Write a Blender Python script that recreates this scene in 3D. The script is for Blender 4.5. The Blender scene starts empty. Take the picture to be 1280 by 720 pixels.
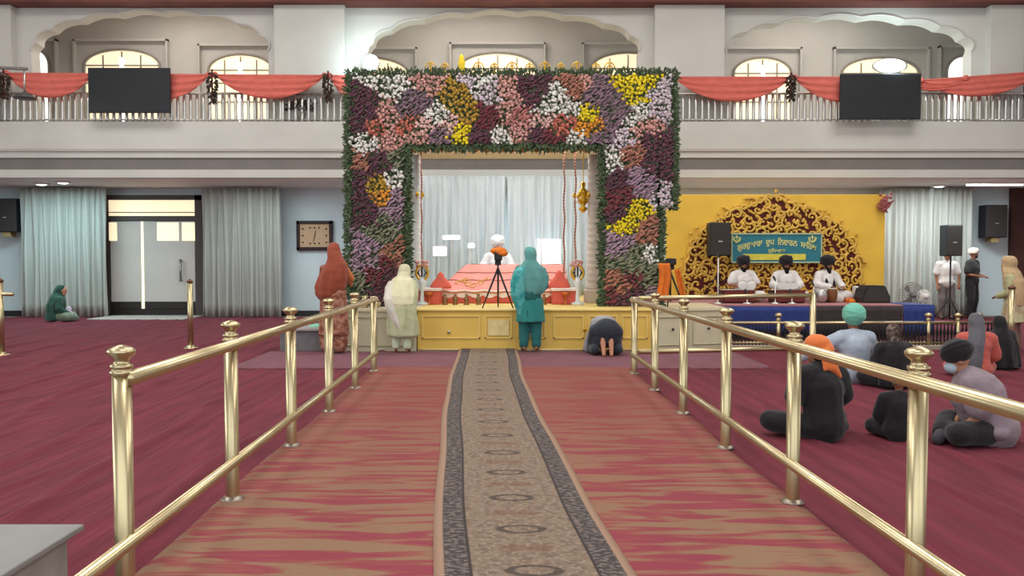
import bpy, bmesh, math, random
from mathutils import Vector, Matrix, geometry
random.seed(7)
SC = bpy.context.scene
COL = SC.collection
PI = math.pi
# ------------------------------------------------------------------ camera, world, light, exposure
F = 1000.0
PITCH = math.atan(35 / F)
cam_d = bpy.data.cameras.new('camera')
cam_d.sensor_width = 36.0
cam_d.lens = 36.0 * F / 1280
cam_d.clip_end = 200
camera = bpy.data.objects.new('camera', cam_d)
camera.location = (0, 0, 1.5)
camera.rotation_euler = (PI / 2 - PITCH, 0, 0)
COL.objects.link(camera)
SC.camera = camera
SC.view_settings.view_transform = 'Standard'
SC.view_settings.look = 'None'
SC.view_settings.gamma = 1.0
SC.view_settings.use_curve_mapping = False
SC.view_settings.exposure = -0.35
W = bpy.data.worlds.new('world')
SC.world = W
W.use_nodes = True
W.node_tree.nodes['Background'].inputs[0].default_value = (0.93, 0.97, 1.0, 1)
W.node_tree.nodes['Background'].inputs[1].default_value = 1.0


def light(name, kind, loc, energy, color=(1, 1, 1), size=1.0, size_y=None, rot=(0, 0, 0), spot=None, spread=None):
    d = bpy.data.lights.new(name, kind)
    d.energy = energy
    d.color = color
    if kind == 'AREA':
        d.size = size
        if size_y:
            d.shape = 'RECTANGLE'
            d.size_y = size_y
        if spread:
            d.spread = spread
    else:
        d.shadow_soft_size = size
    if spot:
        d.spot_size = spot
        d.spot_blend = 0.8
    o = bpy.data.objects.new(name, d)
    o.location = loc
    o.rotation_euler = rot
    COL.objects.link(o)
    return o


# rows of ceiling panels over the hall
for ly in (3.0, 8.5, 14.0):
    for lx in (-8.0, 0.0, 8.0):
        light('ceiling_light', 'AREA', (lx, ly, 8.9), 290, (1, 0.97, 0.93), 4.0, 2.0)
# ceiling lamps of the upper gallery and under it
for lx in (-8.3, -1.0, 7.6):
    light('gallery_light', 'AREA', (lx, 19.9, 8.1), 95, (1, 0.93, 0.85), 3.0, 1.0)
for lx, c, e in ((-11.2, (0.62, 0.95, 1.0), 140), (-6.2, (0.8, 0.95, 1), 72), (0.0, (0.8, 0.95, 1), 120), (6.0, (1, 0.97, 0.9), 150), (10.6, (0.88, 0.98, 1.0), 190)):
    light('soffit_light', 'AREA', (lx, 19.4, 3.34), e, c, 2.2, 0.8)
# fill light added at the open side behind the viewer
light('rear_fill_light', 'AREA', (0, -2.5, 4.5), 420, (0.95, 0.98, 1), 16, 6, rot=(PI / 2 - 0.1, 0, 0))
# added side fill lights, the stronger left one bringing out the carpet ridges
light('side_fill_light', 'AREA', (-14.9, 7.0, 3.6), 520, (0.93, 0.98, 1), 12, 3.5, rot=(PI / 2, 0, -PI / 2))
light('side_fill_light', 'AREA', (14.9, 7.0, 3.6), 120, (1, 0.98, 0.95), 12, 3.5, rot=(PI / 2, 0, PI / 2))
# lamps inside the flower gate
light('sanctum_light', 'AREA', (0, 15.9, 3.6), 105, (0.93, 0.98, 1.0), 3.0, 1.6)


def loc(px, py, d):
    """world point seen at a pixel of the photograph, on the plane y = d"""
    u = (px - 640) / F
    v = (360 - py) / F
    fw = math.cos(PITCH) + v * math.sin(PITCH)
    up = -math.sin(PITCH) + v * math.cos(PITCH)
    s = d / fw
    return Vector((u * s, d, 1.5 + up * s))


def X(px, d, py=325):
    return loc(px, py, d).x


def Z(py, d):
    return loc(640, py, d).z


# ------------------------------------------------------------------ materials
def lin(c):
    if isinstance(c, str):
        c = tuple(int(c[i:i + 2], 16) for i in (0, 2, 4))
    r = []
    for v in c:
        v = v / 255.0
        r.append(v / 12.92 if v <= 0.04045 else ((v + 0.055) / 1.055) ** 2.4)
    return (r[0], r[1], r[2], 1)


MATS = {}


def mat(name, col, rough=0.8, metal=0.0, var=0.12, scale=8.0, bump=0.0, bscale=None, emit=0.0, spec=0.3, stretch=(1, 1, 1), alpha=1.0, sheen=0.0, trans=0.0):
    """procedural material: base colour varied by noise, optional bump"""
    if name in MATS:
        return MATS[name]
    m = bpy.data.materials.new(name)
    m.use_nodes = True
    nt = m.node_tree
    b = nt.nodes['Principled BSDF']
    c = lin(col)
    tc = nt.nodes.new('ShaderNodeTexCoord')
    mp = nt.nodes.new('ShaderNodeMapping')
    mp.inputs['Scale'].default_value = stretch
    nt.links.new(tc.outputs['Object'], mp.inputs[0])
    n = nt.nodes.new('ShaderNodeTexNoise')
    n.inputs['Scale'].default_value = scale
    n.inputs['Detail'].default_value = 4
    nt.links.new(mp.outputs[0], n.inputs[0])
    r = nt.nodes.new('ShaderNodeValToRGB')
    r.color_ramp.elements[0].position = 0.3
    r.color_ramp.elements[1].position = 0.7
    r.color_ramp.elements[0].color = tuple(x * (1 - var) for x in c[:3]) + (1,)
    r.color_ramp.elements[1].color = tuple(min(1, x * (1 + var)) for x in c[:3]) + (1,)
    nt.links.new(n.outputs[0], r.inputs[0])
    nt.links.new(r.outputs[0], b.inputs['Base Color'])
    b.inputs['Roughness'].default_value = rough
    b.inputs['Metallic'].default_value = metal
    b.inputs['Specular IOR Level'].default_value = spec
    b.inputs['Alpha'].default_value = alpha
    b.inputs['Transmission Weight'].default_value = trans
    if sheen:
        b.inputs['Sheen Weight'].default_value = sheen
    if bump:
        bp = nt.nodes.new('ShaderNodeBump')
        bp.inputs['Strength'].default_value = bump
        bp.inputs['Distance'].default_value = 0.02
        n2 = nt.nodes.new('ShaderNodeTexNoise')
        n2.inputs['Scale'].default_value = bscale or scale * 2
        n2.inputs['Detail'].default_value = 3
        nt.links.new(mp.outputs[0], n2.inputs[0])
        nt.links.new(n2.outputs[0], bp.inputs['Height'])
        nt.links.new(bp.outputs[0], b.inputs['Normal'])
    if emit:
        nt.links.new(r.outputs[0], b.inputs['Emission Color'])
        b.inputs['Emission Strength'].default_value = emit
    MATS[name] = m
    return m


def two(name, c1, c2, scale=6, rough=0.85, stretch=(1, 1, 1), lo=0.45, hi=0.55, bump=0.0, kind='noise', metal=0.0, coord='Object', c3=None):
    """procedural pattern of two or three colours"""
    m = bpy.data.materials.new(name)
    m.use_nodes = True
    nt = m.node_tree
    b = nt.nodes['Principled BSDF']
    tc = nt.nodes.new('ShaderNodeTexCoord')
    mp = nt.nodes.new('ShaderNodeMapping')
    mp.inputs['Scale'].default_value = stretch
    nt.links.new(tc.outputs[coord], mp.inputs[0])
    if kind == 'noise':
        n = nt.nodes.new('ShaderNodeTexNoise')
        n.inputs['Detail'].default_value = 3
    else:
        n = nt.nodes.new('ShaderNodeTexVoronoi')
    n.inputs['Scale'].default_value = scale
    nt.links.new(mp.outputs[0], n.inputs[0])
    r = nt.nodes.new('ShaderNodeValToRGB')
    r.color_ramp.elements[0].position = lo
    r.color_ramp.elements[1].position = hi
    r.color_ramp.elements[0].color = lin(c1)
    r.color_ramp.elements[1].color = lin(c2)
    if c3:
        e = r.color_ramp.elements.new(min(0.99, hi + 0.12))
        e.color = lin(c3)
    nt.links.new(n.outputs[0], r.inputs[0])
    nt.links.new(r.outputs[0], b.inputs['Base Color'])
    b.inputs['Roughness'].default_value = rough
    b.inputs['Metallic'].default_value = metal
    b.inputs['Specular IOR Level'].default_value = 0.25
    if bump:
        bp = nt.nodes.new('ShaderNodeBump')
        bp.inputs['Strength'].default_value = bump
        bp.inputs['Distance'].default_value = 0.02
        nt.links.new(n.outputs[0], bp.inputs['Height'])
        nt.links.new(bp.outputs[0], b.inputs['Normal'])
    MATS[name] = m
    return m


def lamp_mat(name, col, strength):
    m = bpy.data.materials.new(name)
    m.use_nodes = True
    b = m.node_tree.nodes['Principled BSDF']
    b.inputs['Base Color'].default_value = lin(col)
    b.inputs['Emission Color'].default_value = lin(col)
    b.inputs['Emission Strength'].default_value = strength
    MATS[name] = m
    return m


# ------------------------------------------------------------------ mesh building
class MB:
    def __init__(self):
        self.v = []
        self.f = []

    def add(self, vs, fs):
        o = len(self.v)
        self.v += [Vector(p) for p in vs]
        self.f += [tuple(i + o for i in f) for f in fs]
        return self

    def box(self, x0, x1, y0, y1, z0, z1):
        vs = [(x, y, z) for z in (z0, z1) for y in (y0, y1) for x in (x0, x1)]
        return self.add(vs, [(0, 2, 3, 1), (4, 5, 7, 6), (0, 1, 5, 4), (2, 6, 7, 3), (0, 4, 6, 2), (1, 3, 7, 5)])

    def bev(self, x0, x1, y0, y1, z0, z1, b=0.01):
        """box with all edges bevelled"""
        bm = bmesh.new()
        bmesh.ops.create_cube(bm, size=1)
        for v in bm.verts:
            v.co = Vector(((x0 + x1) / 2 + v.co.x * (x1 - x0), (y0 + y1) / 2 + v.co.y * (y1 - y0), (z0 + z1) / 2 + v.co.z * (z1 - z0)))
        bmesh.ops.bevel(bm, geom=list(bm.edges), offset=b, segments=2, affect='EDGES', profile=0.5)
        bm.verts.index_update()
        self.add([v.co.copy() for v in bm.verts], [tuple(v.index for v in f.verts) for f in bm.faces])
        bm.free()
        return self

    def tube(self, pts, rs, seg=10, cap=True):
        pts = [Vector(p) for p in pts]
        if not hasattr(rs, '__len__'):
            rs = [rs] * len(pts)
        vs, fs = [], []
        up0 = None
        for i, p in enumerate(pts):
            t = (pts[min(i + 1, len(pts) - 1)] - pts[max(i - 1, 0)])
            if t.length < 1e-9:
                t = Vector((0, 0, 1))
            t.normalize()
            if up0 is None:
                a = Vector((0, 0, 1)) if abs(t.z) < 0.9 else Vector((0, 1, 0))
                up0 = (a - t * a.dot(t)).normalized()
            else:
                up0 = (up0 - t * up0.dot(t))
                up0 = up0.normalized() if up0.length > 1e-6 else t.orthogonal().normalized()
            s = t.cross(up0)
            for k in range(seg):
                a = 2 * PI * k / seg
                vs.append(p + (up0 * math.cos(a) + s * math.sin(a)) * rs[i])
        n = len(pts)
        for i in range(n - 1):
            for k in range(seg):
                k2 = (k + 1) % seg
                fs.append((i * seg + k, i * seg + k2, (i + 1) * seg + k2, (i + 1) * seg + k))
        if cap:
            fs.append(tuple(range(seg - 1, -1, -1)))
            fs.append(tuple((n - 1) * seg + k for k in range(seg)))
        return self.add(vs, fs)

    def cyl(self, p0, p1, r0, r1=None, seg=12):
        return self.tube([p0, p1], [r0, r0 if r1 is None else r1], seg)

    def cap(self, p0, p1, r0, r1, seg=12):
        """tapered limb with rounded ends"""
        p0, p1 = Vector(p0), Vector(p1)
        d = p1 - p0
        L = d.length
        if L < 1e-6:
            return self.ell(p0, (r0, r0, r0))
        t = d / L
        pts, rs = [], []
        for a in (-88, -60, -30):
            a = math.radians(a)
            pts.append(p0 + t * r0 * math.sin(a)); rs.append(r0 * math.cos(a))
        for k in (0, 0.5, 1):
            pts.append(p0 + d * k); rs.append(r0 + (r1 - r0) * k)
        for a in (30, 60, 88):
            a = math.radians(a)
            pts.append(p1 + t * r1 * math.sin(a)); rs.append(r1 * math.cos(a))
        return self.tube(pts, rs, seg)

    def ell(self, c, r, rot=None, seg=14, rings=9):
        if not hasattr(r, '__len__'):
            r = (r, r, r)
        M = Matrix.Rotation(0, 3, 'X') if rot is None else rot
        c = Vector(c)
        vs = [c + M @ Vector((0, 0, -r[2]))]
        for i in range(1, rings):
            a = -PI / 2 + PI * i / rings
            for k in range(seg):
                b = 2 * PI * k / seg
                vs.append(c + M @ Vector((r[0] * math.cos(a) * math.cos(b), r[1] * math.cos(a) * math.sin(b), r[2] * math.sin(a))))
        vs.append(c + M @ Vector((0, 0, r[2])))
        fs = []
        for k in range(seg):
            fs.append((0, 1 + (k + 1) % seg, 1 + k))
            fs.append((len(vs) - 1, 1 + (rings - 2) * seg + k, 1 + (rings - 2) * seg + (k + 1) % seg))
        for i in range(rings - 2):
            for k in range(seg):
                k2 = (k + 1) % seg
                fs.append((1 + i * seg + k, 1 + i * seg + k2, 1 + (i + 1) * seg + k2, 1 + (i + 1) * seg + k))
        return self.add(vs, fs)

    def lathe(self, c, prof, seg=24, axis='Z', sx=1.0, sy=1.0, rip=0.0, nr=0):
        """prof: list of (radius, height)"""
        c = Vector(c)
        vs, fs = [], []
        for r, h in prof:
            for k in range(seg):
                a = 2 * PI * k / seg
                rr = r * (1 + rip * math.sin(nr * a + h * 3))
                p = Vector((rr * math.cos(a) * sx, rr * math.sin(a) * sy, h))
                if axis == 'Y':
                    p = Vector((p.x, -p.z, p.y))
                elif axis == 'X':
                    p = Vector((p.z, p.x, p.y))
                vs.append(c + p)
        n = len(prof)
        for i in range(n - 1):
            for k in range(seg):
                k2 = (k + 1) % seg
                fs.append((i * seg + k, i * seg + k2, (i + 1) * seg + k2, (i + 1) * seg + k))
        fs.append(tuple(range(seg - 1, -1, -1)))
        fs.append(tuple((n - 1) * seg + k for k in range(seg)))
        return self.add(vs, fs)

    def prism(self, pts, y0, y1, plane='XZ'):
        """polygon outline extruded to real thickness"""
        P = [Vector((p[0], p[1], 0)) for p in pts]
        tris = geometry.tessellate_polygon([P])
        n = len(P)

        def put(p, h):
            if plane == 'XZ':
                return (p[0], h, p[1])
            if plane == 'XY':
                return (p[0], p[1], h)
            return (h, p[0], p[1])
        vs = [put(p, y0) for p in P] + [put(p, y1) for p in P]
        fs = [tuple(t) for t in tris] + [tuple(n + i for i in reversed(t)) for t in tris]
        for i in range(n):
            j = (i + 1) % n
            fs.append((i, j, n + j, n + i))
        return self.add(vs, fs)

    def grid(self, fn, nu, nv, thick=None):
        """sheet surface fn(u,v) with optional thickness vector"""
        vs = [Vector(fn(i / nu, j / nv)) for j in range(nv + 1) for i in range(nu + 1)]
        w = nu + 1
        fs = [(j * w + i, j * w + i + 1, (j + 1) * w + i + 1, (j + 1) * w + i) for j in range(nv) for i in range(nu)]
        if thick is not None:
            t = Vector(thick)
            n = len(vs)
            vs += [p + t for p in vs]
            fs += [tuple(n + k for k in reversed(f)) for f in fs]
            rim = [(i, i + 1) for i in range(nu)] + [(nv * w + i + 1, nv * w + i) for i in range(nu)]
            rim += [(j * w + w, j * w) for j in range(0, nv)] + [(j * w + nu, (j + 1) * w + nu) for j in range(nv)]
            fs += [(b, a, a + n, b + n) for a, b in rim]
        return self.add(vs, fs)

    def rot(self, M, start=0):
        for i in range(start, len(self.v)):
            self.v[i] = M @ self.v[i]
        return self

    def build(self, name, m, parent=None, smooth=False, local=False, normals=True):
        org = Vector((0, 0, 0))
        if parent is not None:
            if not local:
                org = Vector(parent.get('_org', (0, 0, 0)))
        elif not local and self.v:
            xs = [v.x for v in self.v]; ys = [v.y for v in self.v]; zs = [v.z for v in self.v]
            org = Vector(((min(xs) + max(xs)) / 2, (min(ys) + max(ys)) / 2, min(zs)))
        me = bpy.data.meshes.new(name)
        me.from_pydata([v - org for v in self.v], [], self.f)
        if normals:
            bm = bmesh.new()
            bm.from_mesh(me)
            bmesh.ops.recalc_face_normals(bm, faces=bm.faces)
            bm.to_mesh(me)
            bm.free()
        if smooth:
            me.polygons.foreach_set('use_smooth', [True] * len(me.polygons))
        if m is not None:
            me.materials.append(m)
        o = bpy.data.objects.new(name, me)
        COL.objects.link(o)
        if parent is not None:
            o.parent = parent
            o['_org'] = list(parent.get('_org', (0, 0, 0)))
        else:
            o.location = org
        return o


def tag(o, label, cat=None, group=None, kind=None):
    if label:
        o['label'] = label
    if cat:
        o['category'] = cat
    if group:
        o['group'] = group
    if kind:
        o['kind'] = kind
    return o


def thing(name, label, cat, at=(0, 0, 0), rz=0.0, group=None):
    o = bpy.data.objects.new(name, None)
    o.empty_display_size = 0.1
    COL.objects.link(o)
    o.location = at
    o.rotation_euler = (0, 0, rz)
    o['_org'] = list(at)
    return tag(o, label, cat, group)


def struct(name, mb, m, smooth=False, parent=None):
    o = mb.build(name, m, parent, smooth)
    if parent is None:
        o['kind'] = 'structure'
    return o


def dup(root, at, rz=0.0, label=None, group=None):
    r = root.copy()
    COL.objects.link(r)
    r.location = at
    r.rotation_euler = (0, 0, rz)
    if label:
        r['label'] = label
    if group:
        r['group'] = group
    for ch in list(root.children):
        c = ch.copy()
        COL.objects.link(c)
        c.parent = r
        for g in list(ch.children):
            d = g.copy()
            COL.objects.link(d)
            d.parent = c
    return r


# shared materials
M_wall = mat('wall_paint', 'c4c4be', 0.8, var=0.05, scale=1.2)
M_wallc = mat('wall_paint_cool', 'cad8dc', 0.8, var=0.05, scale=1.0)
M_dim = mat('gallery_paint', 'b2aea8', 0.85, var=0.06, scale=1.0)
M_band = mat('grey_band', '77736f', 0.8, var=0.06, scale=2)
M_beam = mat('beam_brown', '6b3f3a', 0.7, var=0.15, scale=2)
M_brown = mat('brown_panel', '4a2c28', 0.6, var=0.15, scale=3)
M_brass = mat("brass_steel", "c2b48e", 0.28, metal=0.9, var=0.08, scale=4)
M_steel = mat('steel', 'c8c8c4', 0.3, metal=0.9, var=0.05)
M_gold = mat('gold', 'd6a93a', 0.35, metal=0.7, var=0.15, scale=12)
M_black = mat('black_plastic', '26262a', 0.5, var=0.1)
M_dark = mat('dark_cloth', '1d1c20', 0.95, var=0.2, bump=0.3, bscale=9)
M_white = mat('white_paint', 'e4e2de', 0.6, var=0.03)
# ------------------------------------------------------------------ structure
DB = 21.5      # back wall
DF = 18.7      # gallery arcade plane
DP = 18.3      # gallery parapet front
HW = 15.2
# carpeted hall floor with wrinkles
def wr(x, y):
    """height of the carpet wrinkles"""
    h = 0
    for k, (fx, am, dr) in enumerate(((7.0, 0.016, 0.22), (12.5, 0.011, -0.16), (21.0, 0.007, 0.3))):
        w = math.sin(fx * x + dr * y * 2 + 1.4 * math.sin(0.55 * y + 0.9 * x + k * 2) + 0.9 * math.sin(1.3 * y - 0.5 * x + 1.7 * k))
        msk = max(0.0, math.sin(0.75 * y + 1.1 * x + 2.3 * k) + 0.45)
        h += 1.9 * am * min(1.2, max(0, w)) ** 7 * min(1, msk)
    return h
def carpet_field(x0, x1, y0, y1, nx, ny):
    mb = MB()
    def fn(u, v):
        x = x0 + (x1 - x0) * u
        y = y0 + (y1 - y0) * v
        e = max(0, min(1, (min(u, 1 - u) * abs(x1 - x0)) / 0.25)) if abs(x) < 3 else 1
        pl_ = 0.0 if (x < -1.8 and x > -4.4 and y < 3.8) else 1.0
        return (x, y, wr(x, y) * e * pl_)
    mb.grid(fn, nx, ny)
    for x, y in ((x0, y0),):
        pass
    return mb
struct('floor', MB().box(-HW, HW, -3.5, DB + 0.3, -0.3, -0.012), mat('floor_slab', '8a8078', 0.9))
M_carpet = mat('maroon_carpet', '662733', 0.95, var=0.26, scale=2.8, bump=0.9, bscale=6, stretch=(3.2, 0.35, 1))  # stretched tone streaks paint in the shading of the wrinkles
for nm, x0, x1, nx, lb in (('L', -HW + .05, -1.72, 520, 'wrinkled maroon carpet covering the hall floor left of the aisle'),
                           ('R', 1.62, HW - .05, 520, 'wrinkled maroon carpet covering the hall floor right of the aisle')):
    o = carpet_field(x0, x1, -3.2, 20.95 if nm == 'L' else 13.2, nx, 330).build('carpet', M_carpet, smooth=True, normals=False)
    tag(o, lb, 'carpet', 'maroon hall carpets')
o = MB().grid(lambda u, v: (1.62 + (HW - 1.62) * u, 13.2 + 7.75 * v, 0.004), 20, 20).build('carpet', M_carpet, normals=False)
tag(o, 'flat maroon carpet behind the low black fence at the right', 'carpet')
struct('wall_back', MB().box(-HW, HW, DB, DB + 0.3, 0, 8.4), M_wallc)
struct('wall_left', MB().box(-HW - 0.3, -HW, -3.5, DB + 0.3, 0, 9.2), M_wall)
struct('wall_right', MB().box(HW, HW + 0.3, -3.5, DB + 0.3, 0, 9.2), M_wall)
struct('ceiling', MB().box(-HW - 0.3, HW + 0.3, -3.5, DP + 0.2, 9.0, 9.2), M_white)
struct('trim_1', MB().box(-HW, HW, DP - 0.05, DF, 7.32, 9.0), M_beam)
struct('trim_2', MB().box(-HW, HW, DF, DB, 8.2, 8.4), M_white)   # ceiling of the gallery
# gallery slab and parapet: white fascia, grey recessed band, lower lip
zb = [Z(152, DP), Z(188, DP), Z(197, DP), Z(212, DP), Z(222, DP)]
struct('trim_3', MB().box(-HW, HW, DP + 0.12, DB, zb[4] + 0.04, zb[0] - 0.02), M_white)
struct('trim_4', MB().box(-HW, HW, DP, DP + 0.14, zb[1], zb[0]).box(-HW, HW, DP + 0.02, DP + 0.14, zb[2], zb[1]), M_wall)
struct('trim_5', MB().box(-HW, HW, DP - 0.025, DP + 0.02, zb[1] - 0.02, zb[1] + 0.035), M_dim)
struct('trim_6', MB().box(-HW, HW, DP + 0.06, DP + 0.14, zb[3], zb[2]), M_band)
struct('trim_7', MB().box(-HW, HW, DP, DP + 0.14, zb[4], zb[3]), M_wall)
# scalloped arcade in front of the gallery
def arc_bay(name, px0, px1, ax0, ax1, apy, spy):
    x0, x1 = X(px0, DF), X(px1, DF)
    a0, a1 = X(ax0, DF), X(ax1, DF)
    zt, zs, za = 7.5, Z(spy, DF), Z(apy, DF)
    cx, a, b = (a0 + a1) / 2, (a1 - a0) / 2, za - zs
    arc, n = [], 150
    for i in range(n + 1):
        t = PI * i / n
        s = 0.075 * abs(math.sin(8.5 * t))
        ex = math.cos(t)
        arc.append((cx + (a + s * abs(ex)) * ex, zs + (b + s) * abs(math.sin(t)) ** 0.85))
    z0 = zb[0] - 0.02
    pts = [(x0, z0), (x0, zt), (x1, zt), (x1, z0), (a1, z0)] + arc + [(a0, z0)]
    struct(name, MB().prism(pts, DF, DF + 0.35), M_wall)
    # thin raised moulding that follows the scallops
    mo = [(p[0], DF - 0.01, p[1] + 0.03) for p in arc]
    struct(name.replace('wall', 'trim').replace('arcade', '1') + '0', MB().tube(mo, 0.022, 6), M_wall, smooth=True)
arc_bay('wall_arcade_left', 0, 392, 48, 338, 17, 66)
arc_bay('wall_arcade_middle', 392, 858, 466, 797, 17, 66)
arc_bay('wall_arcade_right', 858, 1300, 908, 1209, 23, 66)
# pilasters
for i, (p0, p1) in enumerate(((-60, 27), (349, 435), (815, 900), (1226, 1267))):
    struct('column_%d' % (i + 1), MB().box(X(p0, DF), X(p1, DF), DF - 0.22, DF, zb[0] - 0.02, 7.42), M_wall)
struct('column_5', MB().box(X(1268, DF), X(1400, DF), DF - 0.3, DF + 0.3, zb[0] - 0.02, 7.42), M_brown)
struct('wall_brown_pier', MB().box(X(1263, 21.38), HW, 21.38, DB, 0.0, zb[4] + 0.1), M_brown)
struct('baseboard_back', MB().box(-HW, X(430, DB), DB - 0.04, DB, 0, 0.14), mat('dark_skirting', '2c2a2a', 0.6))

# gallery windows in the back wall, cream daylight behind them
M_pane = mat('window_glow', 'f4e0bc', 0.4, var=0.06, scale=3, emit=1.1)
M_slit = lamp_mat('window_gap', 'f4f8ff', 2.2)
M_frame = mat('window_frame', '8b857c', 0.6)
wins = [(153, 94, 62, True), (301, 80, 68, True), (460, 100, 72, False), (622, 96, 66, False), (785, 92, 66, False), (953, 72, 72, True), (1100, 96, 72, False)]
nw = 0
def gal_window(c, w, top, slit, pane=None, z0=None, grid=True):
    global nw
    nw += 1
    d = DB - 0.06
    x0, x1 = X(c - w / 2, d, 90), X(c + w / 2, d, 90)
    zt = Z(top, d)
    zs = zt - 0.42
    z0 = z0 or zb[0]
    cx, a = (x0 + x1) / 2, (x1 - x0) / 2
    arc = [(cx + a * math.cos(PI * i / 20), zs + 0.42 * math.sin(PI * i / 20)) for i in range(21)]
    root = thing('window_%d' % nw, None, None, (cx, d, z0))
    root['kind'] = 'structure'
    MB().prism([(x0, z0), (x1, z0)] + arc, d, d + 0.03).build('pane', pane or M_pane, root)
    fr = MB()
    out = [(x0, z0)] + [(p[0], p[1]) for p in reversed(arc)] + [(x1, z0)]
    fr.tube([(p[0], d - 0.02, p[1]) for p in out], 0.035, 6)
    if grid:
        for k in (-0.5, 0.0, 0.5):
            fr.box(cx + a * k - 0.015, cx + a * k + 0.015, d - 0.03, d, z0, zs + 0.36 * (1 - k * k))
        for z in (z0 + 0.55, z0 + 1.05, z0 + 1.55, zs):
            fr.box(x0, x1, d - 0.028, d, z - 0.015, z + 0.015)
    fr.build('window_frame', M_frame, root)
    if slit:
        MB().box(cx - 0.05, cx + 0.05, d - 0.05, d - 0.035, z0, zs + 0.2).build('shutter_gap', M_slit, root)
    # shallow dark recess around the opening
    rc = MB()
    rc.box(x0 - 0.25, x0 - 0.2, d - 0.12, d + 0.06, z0, zt + 0.25).box(x1 + 0.2, x1 + 0.25, d - 0.12, d + 0.06, z0, zt + 0.25).box(x0 - 0.25, x1 + 0.25, d - 0.12, d + 0.06, zt + 0.2, zt + 0.26)
    rc.build('surround', M_dim, root)
for c, w, t, s in wins:
    gal_window(c, w, t, s)
M_pale = lamp_mat('bright_daylight', 'ffffff', 1.3)
gal_window(44, 36, 62, False, M_pale, grid=False)
gal_window(1204, 42, 70, False, M_pale, grid=False)
struct('wall_gallery_back', MB().box(-HW, HW, DB - 0.055, DB, zb[0], 8.2), M_dim)

# ------------------------------------------------------------------ gallery railings
def railing(p0, p1, lab):
    x0, x1 = X(p0, DP, 130), X(p1, DP, 130)
    d = DP + 0.1
    r = thing('gallery_railing', lab, 'railing', ((x0 + x1) / 2, d, zb[0]), group='gallery railings')
    zt = Z(117, d)
    MB().tube([(x0, d, zt), (x1, d, zt)], 0.03, 8).build('top_rail', M_steel, r, True)
    MB().tube([(x0, d, zb[0] + 0.06), (x1, d, zb[0] + 0.06)], 0.02, 8).build('bottom_rail', M_steel, r, True)
    n = int((x1 - x0) / 0.145)
    first = None
    for k in range(n + 1):
        x = x0 + (x1 - x0) * k / n
        if first is None:
            mb = MB().lathe((x, d, zb[0]), [(0.035, 0), (0.04, 0.08), (0.034, 0.3), (0.04, 0.45), (0.03, zt - zb[0])], 8)
            first = mb.build('baluster', M_steel, r, True)
        else:
            c = first.copy(); COL.objects.link(c); c.parent = r
            c.location = (x - x0, 0, 0)
railing(-70, 349, 'silver balustrade of the gallery behind the left screen')
railing(352, 812, 'silver balustrade of the gallery behind the flower gate')
railing(815, 1225, 'silver balustrade of the gallery behind the right screen')
railing(1228, 1350, 'short silver balustrade of the gallery at the far right')

# ------------------------------------------------------------------ red swags
M_swag = mat('red_swag', 'c8665a', 0.75, var=0.12, scale=5, bump=0.4, bscale=6, stretch=(1, 1, 4))
def swag(p0, p1, py0, py1, sag, lab, nar=0.0):
    d = DP - 0.08
    a, b = loc(p0, py0, d), loc(p1, py1, d)
    s = sag * d / F
    def fn(u, v):
        p = a.lerp(b, u)
        prof = (4 * u * (1 - u)) ** 0.8
        top = nar * s * prof
        z = p.z - top - (s * prof - top) * v - 0.02
        fold = 0.018 * math.sin(v * 16 * (0.4 + prof) + 1) + 0.02 * math.sin(PI * v)
        return (p.x, d - 0.03 - fold - 0.05 * prof * v, z)
    mb = MB().grid(fn, 40, 14, thick=(0, 0.006, 0))
    mb.ell((a.x, d - 0.05, a.z - 0.04), (0.07, 0.05, 0.07)).ell((b.x, d - 0.05, b.z - 0.04), (0.07, 0.05, 0.07))
    o = mb.build('fabric_swag', M_swag, smooth=True)
    tag(o, lab, 'swag', 'red swags on the gallery')
swag(-110, 8, 90, 90, 31, 'sheer red swag at the left edge, cut by the frame')
swag(10, 118, 90, 91, 31, 'red swag hanging left of the left screen')
swag(132, 262, 91, 92, 34, 'red swag partly behind the left screen, its right end showing')
swag(270, 406, 92, 93, 30, 'long red swag between the two dark garlands left of the flower gate')
swag(412, 470, 93, 94, 28, 'short red swag running in behind the flower gate')
swag(843, 988, 95, 95, 31, 'orange-red swag just right of the flower gate')
swag(992, 1118, 95, 95, 32, 'orange-red swag partly behind the right screen, its left end showing')
swag(1122, 1206, 95, 96, 18, 'thin red swag right of the right screen', 0.4)
swag(1150, 1300, 99, 88, 26, 'broad red swag rising at the far right of the gallery')
# dark hanging garlands on the gallery rail
M_gar = mat('dried_garland', '40382f', 0.9, var=0.4, scale=20)
M_garf = mat('garland_red', '5a2c2c', 0.9, var=0.3, scale=20)
def garland(px, py0, py1, lab):
    d = DP - 0.2
    a, b = loc(px, py0, d), loc(px, py1, d)
    g = thing('hanging_garland', lab, 'garland', (a.x, d, b.z), group='dark garlands on the gallery')
    mb = MB()
    rnd = random.Random(int(px * 3))
    n = 90
    for k in range(n):
        t = k / n
        z = a.z + (b.z - a.z) * t
        r = 0.12 * (0.5 + 0.5 * math.sin(PI * min(1, t * 1.2 + 0.12)))
        an = rnd.random() * 6.28
        p = Vector((a.x + r * 0.6 * math.cos(an), d + r * 0.6 * math.sin(an), z))
        q = p + Vector((math.cos(an) * 0.07, math.sin(an) * 0.07, -0.06))
        mb.tube([p, (p + q) / 2, q], [0.008, 0.025, 0.003], 5)
    mb.build('foliage', M_gar, g)
    MB().tube([(a.x, d, a.z + 0.06), (a.x, d, b.z)], 0.02, 6).build('cord', M_garf, g)
garland(4, 90, 122, 'dark dried garland at the far left end of the gallery')
garland(265, 90, 128, 'dark dried garland right of the left screen')
garland(410, 92, 126, 'dark dried garland just left of the flower gate')
garland(989, 94, 124, 'dark dried garland left of the right screen')

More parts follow.
